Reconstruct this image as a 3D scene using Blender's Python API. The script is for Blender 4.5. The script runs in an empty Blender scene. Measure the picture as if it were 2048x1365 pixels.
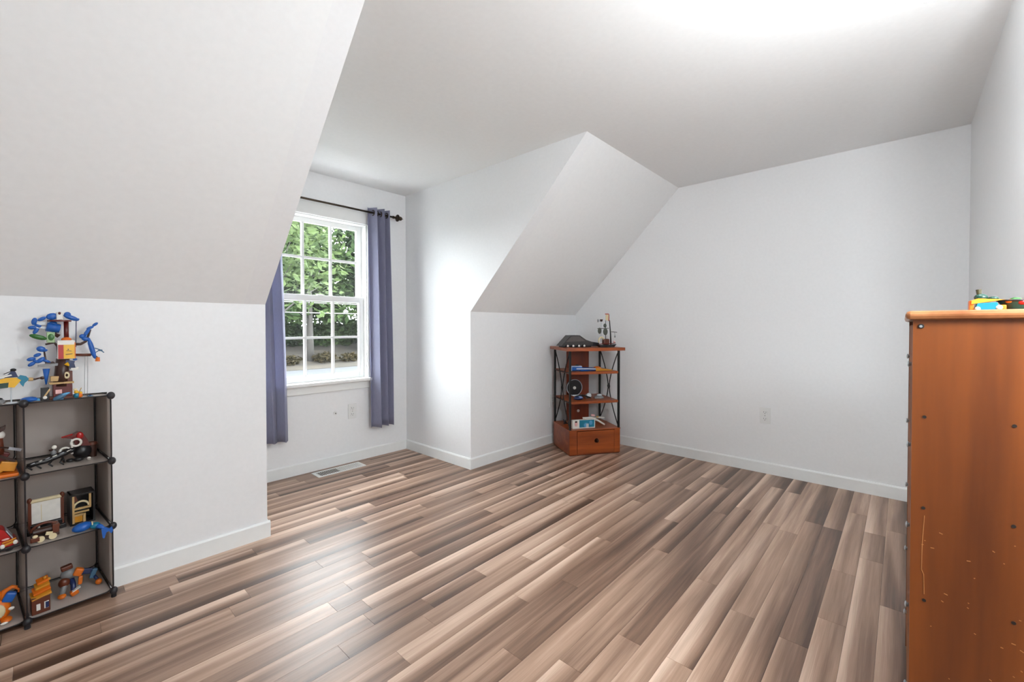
import bpy, bmesh, math, random
from mathutils import Vector, Matrix
random.seed(7)
scene = bpy.context.scene
COL = scene.collection
PI = math.pi

# ------------------------------------------------------------------ camera
YAW, PIT, ROL, ZC = math.radians(47.7), math.radians(-0.8323), math.radians(-0.0592), 1.1102
fw = Vector((math.sin(YAW)*math.cos(PIT), math.cos(YAW)*math.cos(PIT), math.sin(PIT)))
rt = Vector((math.cos(YAW), -math.sin(YAW), 0)); up = rt.cross(fw)
r2 = rt*math.cos(ROL)+up*math.sin(ROL); u2 = up*math.cos(ROL)-rt*math.sin(ROL)
cd = bpy.data.cameras.new('camera'); cam = bpy.data.objects.new('camera', cd); COL.objects.link(cam)
cam.matrix_world = Matrix(((r2.x, u2.x, -fw.x, 0), (r2.y, u2.y, -fw.y, 0), (r2.z, u2.z, -fw.z, ZC), (0, 0, 0, 1)))
cd.sensor_width = 36; cd.sensor_fit = 'HORIZONTAL'; cd.lens = 859.2976/2048*36
cd.shift_y = -15.47/2048; cd.clip_start = 0.02; cd.clip_end = 400
scene.camera = cam

# ------------------------------------------------------------------ sky, sun, exposure
FILL_STRENGTH = 125.0
SKY_STRENGTH = 1.0
w = bpy.data.worlds.new('sky'); scene.world = w; w.use_nodes = True
nt = w.node_tree; bg = nt.nodes['Background']
sky = nt.nodes.new('ShaderNodeTexSky'); sky.sky_type = 'HOSEK_WILKIE'
sky.sun_direction = Vector((0.75, -0.03, 0.66)).normalized(); sky.turbidity = 6.0; sky.ground_albedo = 0.3
hz = nt.nodes.new('ShaderNodeMixRGB'); hz.inputs[0].default_value = 0.72
nt.links.new(sky.outputs[0], hz.inputs[1]); hz.inputs[2].default_value = (23, 23.8, 25, 1)   # thin bright cloud
nt.links.new(hz.outputs[0], bg.inputs[0]); bg.inputs[1].default_value = SKY_STRENGTH
sd = bpy.data.lights.new('sun', 'SUN'); sd.energy = 12.0; sd.angle = math.radians(3); sd.color = (1, .96, .88)
so = bpy.data.objects.new('sun', sd); COL.objects.link(so); so.location = (20, 0, 20)
so.rotation_euler = Vector((-0.75, 0.03, -0.66)).to_track_quat('-Z', 'Y').to_euler()
vs = scene.view_settings
vs.view_transform = 'Standard'; vs.look = 'None'; vs.exposure = 0.40; vs.gamma = 1.0; vs.use_curve_mapping = False

# ------------------------------------------------------------------ materials
def lin(c):
    return tuple(((x/255)/12.92 if x/255 <= .04045 else ((x/255+.055)/1.055)**2.4) for x in c)+(1,)
MATS = {}
def mat(name, rgb, rough=.45, metal=0.0, vary=.10, scale=30, bump=0.0, spec=.5, emit=0):
    if name in MATS: return MATS[name]
    m = bpy.data.materials.new(name); m.use_nodes = True; t = m.node_tree; p = t.nodes['Principled BSDF']
    c = lin(rgb)
    tc = t.nodes.new('ShaderNodeTexCoord'); n = t.nodes.new('ShaderNodeTexNoise')
    n.inputs['Scale'].default_value = scale; n.inputs['Detail'].default_value = 3
    t.links.new(tc.outputs['Object'], n.inputs['Vector'])
    r = t.nodes.new('ShaderNodeValToRGB'); r.color_ramp.elements[0].position = .3; r.color_ramp.elements[1].position = .7
    r.color_ramp.elements[0].color = tuple(x*(1-vary) for x in c[:3])+(1,)
    r.color_ramp.elements[1].color = tuple(min(1, x*(1+vary)) for x in c[:3])+(1,)
    t.links.new(n.outputs['Fac'], r.inputs['Fac']); t.links.new(r.outputs['Color'], p.inputs['Base Color'])
    p.inputs['Roughness'].default_value = rough; p.inputs['Metallic'].default_value = metal
    p.inputs['Specular IOR Level'].default_value = spec
    if emit:
        p.inputs['Emission Color'].default_value = c; p.inputs['Emission Strength'].default_value = emit
    if bump:
        b = t.nodes.new('ShaderNodeBump'); b.inputs['Strength'].default_value = bump; b.inputs['Distance'].default_value = .002
        t.links.new(n.outputs['Fac'], b.inputs['Height']); t.links.new(b.outputs['Normal'], p.inputs['Normal'])
    MATS[name] = m
    return m

def wood(name, dark, light, rough=.4, axis=2, scale=1.0):
    if name in MATS: return MATS[name]
    m = bpy.data.materials.new(name); m.use_nodes = True; t = m.node_tree; p = t.nodes['Principled BSDF']
    tc = t.nodes.new('ShaderNodeTexCoord'); mp = t.nodes.new('ShaderNodeMapping')
    s = [14*scale, 14*scale, 14*scale]; s[axis] = 1.1*scale; mp.inputs['Scale'].default_value = s
    t.links.new(tc.outputs['Object'], mp.inputs['Vector'])
    n = t.nodes.new('ShaderNodeTexNoise'); n.inputs['Scale'].default_value = 1; n.inputs['Detail'].default_value = 5; n.inputs['Distortion'].default_value = .8
    t.links.new(mp.outputs[0], n.inputs['Vector'])
    wv = t.nodes.new('ShaderNodeTexNoise'); wv.inputs['Scale'].default_value = 6; wv.inputs['Detail'].default_value = 2
    t.links.new(mp.outputs[0], wv.inputs['Vector'])
    mx = t.nodes.new('ShaderNodeMath'); mx.operation = 'MULTIPLY_ADD'; mx.inputs[1].default_value = .3
    t.links.new(wv.outputs['Fac'], mx.inputs[0]); t.links.new(n.outputs['Fac'], mx.inputs[2])
    r = t.nodes.new('ShaderNodeValToRGB'); r.color_ramp.elements[0].position = .38; r.color_ramp.elements[1].position = .88
    r.color_ramp.elements[0].color = lin(dark); r.color_ramp.elements[1].color = lin(light)
    t.links.new(mx.outputs[0], r.inputs['Fac']); t.links.new(r.outputs['Color'], p.inputs['Base Color'])
    p.inputs['Roughness'].default_value = rough
    MATS[name] = m
    return m

def paint(name, rgb, rough, bump=.06, scale=55, spec=.35):
    return mat(name, rgb, rough, 0, .012, scale, bump, spec)

M_WALL = paint('wall_paint', (241, 241, 242), .42)
M_CEIL = paint('ceiling_paint', (243, 243, 243), .62, .12, 40, .25)
M_TRIM = paint('trim_paint', (240, 241, 240), .35, 0, 20, .4)
M_WIN = paint('window_vinyl', (240, 240, 238), .3, 0, 20, .4)

def floor_material():
    m = bpy.data.materials.new('plank_laminate'); m.use_nodes = True; t = m.node_tree; p = t.nodes['Principled BSDF']; L = t.links.new
    tc = t.nodes.new('ShaderNodeTexCoord'); oi = t.nodes.new('ShaderNodeObjectInfo')
    sp = t.nodes.new('ShaderNodeSeparateXYZ'); L(tc.outputs['Object'], sp.inputs[0])
    def mth(op, a, b=None, c=None):
        n = t.nodes.new('ShaderNodeMath'); n.operation = op
        for i, v in enumerate((a, b, c)):
            if v is None: continue
            if isinstance(v, (int, float)): n.inputs[i].default_value = v
            else: L(v, n.inputs[i])
        return n.outputs[0]
    rnd = oi.outputs['Random']
    def coords(sx, sy, k):
        c = t.nodes.new('ShaderNodeCombineXYZ')
        L(mth('MULTIPLY_ADD', sp.outputs[0], sx, mth('MULTIPLY', rnd, 61*k)), c.inputs[0])
        L(mth('MULTIPLY_ADD', sp.outputs[1], sy, mth('MULTIPLY', rnd, 23*k)), c.inputs[1])
        L(mth('MULTIPLY', rnd, 17*k), c.inputs[2])
        return c.outputs[0]
    def noise(vec, detail, dist):
        n = t.nodes.new('ShaderNodeTexNoise'); n.inputs['Scale'].default_value = 1; n.inputs['Detail'].default_value = detail; n.inputs['Distortion'].default_value = dist
        L(vec, n.inputs['Vector']); return n.outputs['Fac']
    broad = noise(coords(.7, 14, 1.0), 1.5, .4)
    mid = noise(coords(1.8, 48, 2.1), 2, .6)
    grain = noise(coords(9, 420, 3.3), 2, .2)
    r2_ = mth('FRACT', mth('MULTIPLY', rnd, 91.7)); r3_ = mth('FRACT', mth('MULTIPLY', rnd, 613.3))
    slope = mth('MULTIPLY', sp.outputs[1], mth('MULTIPLY_ADD', r2_, 5.0, 1.4))      # one edge of a plank paler than the other
    v = mth('MULTIPLY_ADD', mth('SUBTRACT', broad, .5), 1.05, .5)
    v = mth('ADD', v, slope)
    v = mth('MULTIPLY_ADD', mth('SUBTRACT', mid, .5), .42, v)
    v = mth('MULTIPLY_ADD', mth('SUBTRACT', grain, .5), .18, v)
    v = mth('MULTIPLY_ADD', mth('SUBTRACT', r3_, .5), .34, v)
    rp = t.nodes.new('ShaderNodeValToRGB'); e = rp.color_ramp.elements
    e[0].position = .12; e[0].color = lin((84, 61, 48)); e[1].position = .92; e[1].color = lin((222, 193, 172))
    x = e.new(.36); x.color = lin((130, 101, 83)); x = e.new(.62); x.color = lin((174, 142, 121))
    L(v, rp.inputs['Fac']); L(rp.outputs['Color'], p.inputs['Base Color'])
    L(mth('MULTIPLY_ADD', mid, .10, .30), p.inputs['Roughness'])
    p.inputs['Specular IOR Level'].default_value = .5
    b = t.nodes.new('ShaderNodeBump'); b.inputs['Strength'].default_value = .12; b.inputs['Distance'].default_value = .0008
    L(grain, b.inputs['Height']); L(b.outputs['Normal'], p.inputs['Normal'])
    return m

def see_through(name, tint, gloss_rgb, fac, rough):
    """thin clear or tinted sheet: tinted transparency with a surface gloss"""
    m = bpy.data.materials.new(name); m.use_nodes = True; t = m.node_tree; t.nodes.clear()
    o = t.nodes.new('ShaderNodeOutputMaterial'); mx = t.nodes.new('ShaderNodeMixShader'); mx.inputs[0].default_value = fac
    tr = t.nodes.new('ShaderNodeBsdfTransparent'); tr.inputs[0].default_value = tint+(1,)
    g = t.nodes.new('ShaderNodeBsdfPrincipled'); g.inputs['Base Color'].default_value = gloss_rgb+(1,); g.inputs['Roughness'].default_value = rough
    n = t.nodes.new('ShaderNodeTexNoise'); n.inputs['Scale'].default_value = 4
    r = t.nodes.new('ShaderNodeMapRange'); r.inputs['To Min'].default_value = rough*.9; r.inputs['To Max'].default_value = rough*1.1+.01
    t.links.new(n.outputs['Fac'], r.inputs['Value']); t.links.new(r.outputs[0], g.inputs['Roughness'])
    t.links.new(tr.outputs[0], mx.inputs[1]); t.links.new(g.outputs[0], mx.inputs[2]); t.links.new(mx.outputs[0], o.inputs[0])
    return m
M_GLASS = see_through('window_glass', (.96, .98, .97), (.5, .5, .5), .05, .02)
M_PANEL = see_through('smoky_plastic', (.86, .82, .79), (.76, .68, .63), .58, .20)

def fabric_material():
    m = bpy.data.materials.new('curtain_fabric'); m.use_nodes = True; t = m.node_tree; p = t.nodes['Principled BSDF']; L = t.links.new
    tc = t.nodes.new('ShaderNodeTexCoord'); wv = t.nodes.new('ShaderNodeTexNoise'); mp = t.nodes.new('ShaderNodeMapping')
    mp.inputs['Scale'].default_value = (300, 300, 40); wv.inputs['Scale'].default_value = 1
    L(tc.outputs['Object'], mp.inputs['Vector']); L(mp.outputs[0], wv.inputs['Vector'])
    r = t.nodes.new('ShaderNodeValToRGB'); r.color_ramp.elements[0].color = lin((152, 153, 177)); r.color_ramp.elements[1].color = lin((172, 173, 197))
    L(wv.outputs['Fac'], r.inputs['Fac']); L(r.outputs[0], p.inputs['Base Color']); p.inputs['Roughness'].default_value = .8
    p.inputs['Sheen Weight'].default_value = .15; p.inputs['Specular IOR Level'].default_value = .25
    tl = t.nodes.new('ShaderNodeBsdfTranslucent'); L(r.outputs[0], tl.inputs[0])
    mx = t.nodes.new('ShaderNodeMixShader'); mx.inputs[0].default_value = .38
    L(p.outputs[0], mx.inputs[1]); L(tl.outputs[0], mx.inputs[2]); L(mx.outputs[0], t.nodes['Material Output'].inputs[0])
    return m

def leaf_material(name, a, b):
    m = bpy.data.materials.new(name); m.use_nodes = True; t = m.node_tree; p = t.nodes['Principled BSDF']; L = t.links.new
    g = t.nodes.new('ShaderNodeNewGeometry'); r = t.nodes.new('ShaderNodeValToRGB')
    r.color_ramp.elements[0].color = lin(a); r.color_ramp.elements[1].color = lin(b)
    L(g.outputs['Random Per Island'], r.inputs['Fac']); L(r.outputs[0], p.inputs['Base Color']); p.inputs['Roughness'].default_value = .7; p.inputs['Specular IOR Level'].default_value = .1
    tl = t.nodes.new('ShaderNodeBsdfTranslucent'); L(r.outputs[0], tl.inputs[0])
    mx = t.nodes.new('ShaderNodeMixShader'); mx.inputs[0].default_value = .3
    L(p.outputs[0], mx.inputs[1]); L(tl.outputs[0], mx.inputs[2]); L(mx.outputs[0], t.nodes['Material Output'].inputs[0])
    return m

# ------------------------------------------------------------------ mesh helpers
class B:
    """collects shapes in one bmesh; coordinates are scaled by s after subtracting off"""
    def __init__(self, s=1.0, off=(0, 0, 0)):
        self.bm = bmesh.new(); self.s = s; self.off = Vector(off)
    def P(self, p): return (Vector(p)-self.off)*self.s
    def box(self, c, d, rot=(0, 0, 0), bev=0):
        r = bmesh.ops.create_cube(self.bm, size=1)
        from mathutils import Euler
        R = Euler(rot).to_matrix()
        for v in r['verts']:
            v.co = self.P(Vector(c)+R @ Vector((v.co.x*d[0], v.co.y*d[1], v.co.z*d[2])))
        if bev:
            es = set(e for v in r['verts'] for e in v.link_edges)
            bmesh.ops.bevel(self.bm, geom=list(es), offset=bev*self.s, segments=2, affect='EDGES', profile=.5)
        return self
    def bx(self, x0, x1, y0, y1, z0, z1, bev=0):
        return self.box(((x0+x1)/2, (y0+y1)/2, (z0+z1)/2), (x1-x0, y1-y0, z1-z0), bev=bev)
    def cyl(self, a, b, r0, r1=None, seg=14):
        r1 = r0 if r1 is None else r1
        a, b = self.P(a), self.P(b); d = b-a
        r = bmesh.ops.create_cone(self.bm, cap_ends=True, segments=seg, radius1=max(r0*self.s, 1e-5), radius2=max(r1*self.s, 1e-5), depth=d.length)
        q = d.to_track_quat('Z', 'Y').to_matrix()
        for v in r['verts']: v.co = q @ v.co+(a+b)/2
        return self
    def sph(self, c, rad, rot=(0, 0, 0), seg=14):
        from mathutils import Euler
        if isinstance(rad, (int, float)): rad = (rad,)*3
        R = Euler(rot).to_matrix(); c = self.P(c)
        r = bmesh.ops.create_uvsphere(self.bm, u_segments=seg, v_segments=max(6, seg//2), radius=1)
        for v in r['verts']: v.co = R @ Vector((v.co.x*rad[0]*self.s, v.co.y*rad[1]*self.s, v.co.z*rad[2]*self.s))+c
        return self
    def tube(self, pts, r, seg=8, r1=None):
        pts = [self.P(p) for p in pts]; n = len(pts); rings = []; r1 = r if r1 is None else r1
        ref = Vector((.3, .9, .2))
        for i, p in enumerate(pts):
            d = (pts[min(i+1, n-1)]-pts[max(i-1, 0)]).normalized()
            a = d.cross(ref); a = a.normalized() if a.length > .05 else d.cross(Vector((1, 0, 0))).normalized()
            b = d.cross(a); rr = (r+(r1-r)*i/(n-1))*self.s
            rings.append([self.bm.verts.new(p+(a*math.cos(2*PI*k/seg)+b*math.sin(2*PI*k/seg))*rr) for k in range(seg)])
        for i in range(n-1):
            for k in range(seg):
                self.bm.faces.new((rings[i][k], rings[i][(k+1) % seg], rings[i+1][(k+1) % seg], rings[i+1][k]))
        self.bm.faces.new(rings[0][::-1]); self.bm.faces.new(rings[-1])
        return self
    def prism(self, poly, d, plane='xz', base=0.0):
        """extrude a polygon drawn in plane (two coordinates) along the third axis from base by d"""
        def mk(a, b, c):
            return {'xz': (a, c, b), 'xy': (a, b, c), 'yz': (c, a, b)}[plane]
        n = len(poly)
        lo = [self.bm.verts.new(self.P(mk(a, b, base))) for a, b in poly]; hi = [self.bm.verts.new(self.P(mk(a, b, base+d))) for a, b in poly]
        self.bm.faces.new(lo); self.bm.faces.new(hi[::-1])
        for i in range(n): self.bm.faces.new((lo[i], hi[i], hi[(i+1) % n], lo[(i+1) % n]))
        return self
    def torus(self, c, R, r, axis='y', seg=24, sub=8, arc=2*PI, a0=0.0, sx=1.0):
        pts = []; full = arc > 6.2; c = Vector(c); n = seg if full else seg+1; rings = []
        for i in range(n):
            t = a0+arc*i/seg
            o = Vector((math.cos(t)*sx, 0, math.sin(t)))
            ring = []
            for k in range(sub):
                f = 2*PI*k/sub
                q = o*(R+r*math.cos(f)) + Vector((0, r*math.sin(f), 0))
                if axis == 'x': q = Vector((q.y, q.x, q.z))
                if axis == 'z': q = Vector((q.x, q.z, q.y))
                ring.append(self.bm.verts.new(self.P(c+q)))
            rings.append(ring)
        for i in range(n if full else n-1):
            for k in range(sub):
                a, b = rings[i], rings[(i+1) % n]
                self.bm.faces.new((a[k], a[(k+1) % sub], b[(k+1) % sub], b[k]))
        return self
    def build(self, name, m, parent=None, smooth=False, label=None):
        bmesh.ops.recalc_face_normals(self.bm, faces=self.bm.faces)
        me = bpy.data.meshes.new(name); self.bm.to_mesh(me); self.bm.free()
        if smooth:
            for f in me.polygons: f.use_smooth = True
            if smooth == 'auto':
                try: me.set_sharp_from_angle(angle=math.radians(40))
                except Exception: pass
        o = bpy.data.objects.new(name, me); COL.objects.link(o); me.materials.append(m)
        if parent: o.parent = parent
        if label: o['label'] = label
        return o

def empty(name, loc=(0, 0, 0), rz=0.0):
    o = bpy.data.objects.new(name, None); COL.objects.link(o); o.location = loc; o.rotation_euler = (0, 0, rz); o.empty_display_size = .05
    return o
def tag(o, label, cat, group=None):
    o['label'] = label; o['category'] = cat
    if group: o['group'] = group
    return o
def structure(o, label=None):
    o['kind'] = 'structure'
    if label: o['label'] = label
    return o
def copy_tree(o, parent=None):
    c = o.copy(); COL.objects.link(c); c.parent = parent
    for ch in list(o.children): copy_tree(ch, c)
    return c

# ------------------------------------------------------------------ room dimensions (metres)
H = 2.30; YK = 2.485; YW = 3.356; YS = 1.4311; HK = 1.2296
XD0, XD1, XE, YR = 0.8008, 2.2515, 3.6931, -0.2854
XB, YB, XJ = -1.6, -1.1, 2.05              # the room behind the camera
NX0, NX1, NY, NZ = -0.9, 0.188, 2.725, 0.8375          # recess in the knee wall that takes the cube shelf
T = .10
WX0, WX1, WZ0, WZ1 = 1.10, 1.87, 0.675, 1.975   # window opening

# walls
b = B(); b.bx(NX1, XD0-T, YK, 2.85, 0, HK); b.bx(NX0, NX1, NY, 2.85, 0, .90); b.bx(XB, NX0, YK, 2.85, 0, HK)
b.bx(NX0, NX1, YK, 2.60, NZ, HK); b.bx(NX0, NX1, 2.60, 2.85, .90, HK)
structure(b.build('wall_left', M_WALL), 'white knee wall with a shallow recess under the sloped ceiling')
b = B(); b.prism([(YK, 0), (YW, 0), (YW, H), (YS, H), (YK, HK)], -T, 'yz', XD0)
structure(b.build('wall_dormer_left', M_WALL), 'white side wall of the window dormer beside the curtain')
b = B(); b.prism([(YK, 0), (YW, 0), (YW, H), (YS, H), (YK, HK)], T, 'yz', XD1)
structure(b.build('wall_dormer_right', M_WALL), 'white side wall of the window dormer facing the cube shelf')
b = B(); b.bx(XD0-T, WX0, YW, YW+.14, 0, H); b.bx(WX1, XD1+T, YW, YW+.14, 0, H); b.bx(WX0, WX1, YW, YW+.14, 0, WZ0); b.bx(WX0, WX1, YW, YW+.14, WZ1, H)
structure(b.build('wall_window', M_WALL), 'white dormer wall around the window')
b = B(); b.bx(XD1+T, XE, YK, YK+T, 0, HK)
structure(b.build('wall_far', M_WALL), 'low white knee wall behind the wooden stand')
b = B(); b.prism([(YR-1.0, 0), (YK+T, 0), (YK+T, HK), (YK, HK), (YS, H), (YR-1.0, H)], T, 'yz', XE)
structure(b.build('wall_end', M_WALL), 'tall white end wall with an outlet')
sl = [(YK, HK), (YS, H), (YS+.09, H+.09), (YK+.09, HK+.09)]
b = B(); b.prism(sl, XD0-T-XB, 'yz', XB); structure(b.build('wall_slope_near', M_CEIL), 'sloped white ceiling above the cube shelf')
b = B(); b.prism(sl, XE-XD1-T, 'yz', XD1+T); structure(b.build('wall_slope_far', M_CEIL), 'sloped white ceiling above the wooden stand')
b = B(); b.bx(XB-T, XE+T, YB-T, YS, H, H+T); b.bx(XD0-T, XD1+T, YS, YW+.14, H, H+T)
structure(b.build('ceiling', M_CEIL), 'flat white ceiling running into the dormer')
b = B(); b.bx(XJ, XE+T, YB-T, YR, 0, H); b.bx(XB-T, XJ, YB-T, YB, 0, H)
structure(b.build('wall_right', M_WALL), 'white wall behind the dresser')
b = B(); b.prism([(YB, 0), (2.85, 0), (2.85, HK), (YK, HK), (YS, H), (YB, H)], -T, 'yz', XB)
structure(b.build('wall_back', M_WALL), 'plain white gable wall')

# baseboards
def baseboard(name, a, c, n, label):
    """a -> c along the wall foot, n = direction into the room"""
    a, c, n = Vector(a), Vector(c), Vector(n); g = B(); h, th = .085, .012
    prof = [(0, 0), (th, 0), (th, h-.009), (th*.55, h), (0, h)]
    d = (c-a)
    vs_ = [[g.bm.verts.new(Vector((p.x+n.x*x, p.y+n.y*x, z))) for x, z in prof] for p in (a, c)]
    k = len(prof)
    for i in range(k): g.bm.faces.new((vs_[0][i], vs_[0][(i+1) % k], vs_[1][(i+1) % k], vs_[1][i]))
    g.bm.faces.new(vs_[0]); g.bm.faces.new(vs_[1][::-1])
    return structure(g.build(name, M_TRIM), label)
t_ = .012
baseboard('baseboard_left', (NX1, YK), (XD0+t_, YK), (0, -1), 'white baseboard along the knee wall next to the cube shelf')
baseboard('baseboard_recess', (NX0, NY), (NX1, NY), (0, -1), 'white baseboard behind the cube shelf')
baseboard('baseboard_dormer_left', (XD0, YK), (XD0, YW), (1, 0), 'white baseboard on the dormer side under the curtain')
baseboard('baseboard_window', (XD0+t_, YW), (XD1-t_, YW), (0, -1), 'white baseboard below the window')
baseboard('baseboard_dormer_right', (XD1, YK), (XD1, YW), (-1, 0), 'white baseboard on the dormer side beyond the window')
baseboard('baseboard_far', (XD1-t_, YK), (XE-t_, YK), (0, -1), 'white baseboard behind the wooden stand')
baseboard('baseboard_end', (XE, YR), (XE, YK), (-1, 0), 'white baseboard along the end wall')
baseboard('baseboard_right', (XJ, YR), (XE-t_, YR), (0, 1), 'white baseboard behind the dresser')

# ------------------------------------------------------------------ floor and planks
b = B(); b.bx(XB-T, XE+T, YB-T, YW+.14, -.10, -.012)
floor = structure(b.build('floor', mat('subfloor', (48, 38, 32), .9)), 'brown plank floor')
M_PLANK = floor_material()
PW = 0.0868; y = YB; row = 0; planks = 0
def plank(x0, x1, y0, y1):
    global planks
    cx, cy_ = (x0+x1)/2, (y0+y1)/2; hx, hy = (x1-x0)/2-.0003, (y1-y0)/2-.0002; c = .0004
    v = [(-hx, -hy, -.012), (hx, -hy, -.012), (hx, hy, -.012), (-hx, hy, -.012),
         (-hx, -hy, -c), (hx, -hy, -c), (hx, hy, -c), (-hx, hy, -c),
         (-hx+c, -hy+c, 0), (hx-c, -hy+c, 0), (hx-c, hy-c, 0), (-hx+c, hy-c, 0)]
    f = [(0, 3, 2, 1), (8, 9, 10, 11)]
    for k in range(4):
        j = (k+1) % 4; f += [(k, j, 4+j, 4+k), (4+k, 4+j, 8+j, 8+k)]
    me = bpy.data.meshes.new('plank'); me.from_pydata(v, [], f); me.update(); me.materials.append(M_PLANK)
    o = bpy.data.objects.new('plank', me); COL.objects.link(o); o.parent = floor; o.location = (cx, cy_, 0); planks += 1
y0s = 0.145 - PW*math.ceil((0.145-YB)/PW)
while True:
    ya = y0s+row*PW; yb = ya+PW; row += 1
    if ya >= YW: break
    ya_, yb_ = max(ya, YB), min(yb, YW)
    if yb_-ya_ < .004: continue
    if ya_ > NY-.01: xa, xb = XD0, XD1
    else: xa, xb = XB, XE
    x = xa-random.uniform(0, .8)
    while x < xb:
        ln = random.choice((.32, .46, .62, .85, 1.05, 1.25, 1.25, 1.45, 1.45))*random.uniform(.9, 1.1); x1 = x+ln
        if xb-x1 < .15: x1 = xb
        if x1 > xa+.03: plank(max(x, xa), min(x1, xb), ya_, yb_)
        x = x1

# ------------------------------------------------------------------ window
win = structure(empty('window_1', ((WX0+WX1)/2, YW, WZ0)), 'white double-hung window with six panes in each sash')
wo = Vector((-(WX0+WX1)/2, -YW, -WZ0))
def WB(): return B(1, -wo)
g = WB(); yo = YW+.14
g.bx(WX0, WX0+.012, YW, yo, WZ0, WZ1); g.bx(WX1-.012, WX1, YW, yo, WZ0, WZ1); g.bx(WX0+.012, WX1-.012, YW, yo, WZ1-.012, WZ1); g.bx(WX0+.012, WX1-.012, YW+.005, yo, WZ0, WZ0+.012)
g.build('window_frame', M_WIN, win)
for x0, x1, z0, z1 in ((WX0-.075, WX0+.004, WZ0-.0, WZ1-.004), (WX1-.004, WX1+.075, WZ0-.0, WZ1-.004), (WX0-.085, WX1+.085, WZ1-.004, WZ1+.092)):
    g = WB(); g.bx(x0, x1, YW-.016, YW, z0, z1, .003); g.build('casing', M_WIN, win)
g = WB(); g.bx(WX0-.10, WX1+.10, YW-.055, YW+.02, WZ0-.012, WZ0+.012, .004); g.build('sill', M_WIN, win)
g = WB(); g.bx(WX0-.08, WX1+.08, YW-.016, YW, WZ0-.075, WZ0-.012, .003); g.build('apron', M_WIN, win)
GX0, GX1 = 1.155, 1.815
def sash(name, yc, z0, z1, gz0, gz1, zm):
    s = WB(); th = .03; xo0, xo1 = WX0+.012, WX1-.012
    s.bx(xo0, GX0, yc-th/2, yc+th/2, z0, z1, .002); s.bx(GX1, xo1, yc-th/2, yc+th/2, z0, z1, .002)
    s.bx(GX0, GX1, yc-th/2, yc+th/2, z0, gz0, .002); s.bx(GX0, GX1, yc-th/2, yc+th/2, gz1, z1, .002)
    so_ = s.build(name, M_WIN, win); mw = .009; pw = (GX1-GX0)/3
    for k in (1, 2):
        m_ = WB(); m_.bx(GX0+pw*k-mw, GX0+pw*k+mw, yc-.011, yc+.011, gz0, gz1); m_.build('muntin', M_WIN, so_)
    for k in range(3):
        m_ = WB(); m_.bx(GX0+pw*k+(mw if k else 0), GX0+pw*(k+1)-(mw if k < 2 else 0), yc-.011, yc+.011, zm-mw, zm+mw); m_.build('muntin', M_WIN, so_)
        for za, zb in ((gz0, zm-mw), (zm+mw, gz1)):
            q = WB(); q.bx(GX0+pw*k+mw*(k > 0), GX0+pw*(k+1)-mw*(k < 2), yc-.002, yc+.002, za, zb); q.build('pane', M_GLASS, so_)
sash('lower_sash', YW+.055, WZ0+.012, 1.362, .735, 1.315, 1.028)
sash('upper_sash', YW+.090, 1.315, WZ1-.012, 1.345, 1.925, 1.655)
g = WB(); g.box((1.485, YW+.034, 1.362), (.05, .022, .012), bev=.003); g.build('sash_lock', M_WIN, win)

# ------------------------------------------------------------------ outlets
M_PLATE = mat('outlet_plastic', (234, 234, 233), .3, vary=.01); M_SLOT = mat('outlet_slot', (128, 126, 123), .6)
def outlet(loc, rz, label, plate_label=None):
    o = tag(empty('wall_outlet', loc, rz), label, 'outlet')
    B().bx(-.0365, .0365, -.006, 0, -.060, .060, .002).build('plate', M_PLATE, o)
    for s in (-1, 1):
        q = B().bx(-.017, .017, -.0085, -.005, s*.0245-.0145, s*.0245+.0145, .002).build('socket', M_PLATE, o)
        B().bx(-.0085, -.006, -.0092, -.008, s*.0245-.002, s*.0245+.008).bx(.006, .0085, -.0092, -.008, s*.0245-.002, s*.0245+.007).cyl((0, -.0092, s*.0245-.008), (0, -.008, s*.0245-.008), .0028, seg=10).build('slot', M_SLOT, q)
    B().cyl((0, -.0075, 0), (0, -.006, 0), .003, seg=10).build('screw', M_SLOT, o)
    return o
outlet((XE, .767, .437), -PI/2, 'white duplex outlet on the tall end wall')
outlet((1.727, YW, .418), 0, 'white duplex outlet below the window near the curtain')
outlet((3.30, YK, .405), 0, 'white duplex outlet on the knee wall behind the wooden stand')
outlet((-.095, NY, .405), 0, 'white duplex outlet behind the smoky cube shelf')
o = tag(empty('cable_jack', (1.585, YW, .42)), 'small round white cable jack below the window', 'jack')
B().cyl((0, 0, 0), (0, -.003, 0), .016, seg=18).build('jack_plate', M_PLATE, o); B().cyl((0, -.003, 0), (0, -.010, 0), .005, seg=10).build('jack_post', M_SLOT, o)

# ------------------------------------------------------------------ floor register
fr = tag(empty('floor_register', (1.559, 3.235, 0)), 'white metal floor register below the window', 'vent')
M_REG = mat('register_enamel', (240, 239, 236), .35, vary=.02)
g = B(); X, Y_, bw = .19, .066, .018
g.bx(-X, X, -Y_, -Y_+bw, 0, .005, .0015).bx(-X, X, Y_-bw, Y_, 0, .005, .0015).bx(-X, -X+bw+.006, -Y_+bw, Y_-bw, 0, .005).bx(X-bw-.006, X, -Y_+bw, Y_-bw, 0, .005)
g.build('register_frame', M_REG, fr)
B().bx(-X+.02, X-.02, -Y_+.016, Y_-.016, .0002, .0012).build('register_duct', mat('duct_dark', (95, 84, 76), .7), fr)
for k in range(22):
    x_ = -X+.032+k*.0150
    if x_ > X-.028: break
    B().box((x_, 0, .0032), (.0022 if k < 10 else .0105, 2*(Y_-bw), .003), (0, .5 if k < 10 else .12, 0)).build('louver', M_REG, fr)

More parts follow.
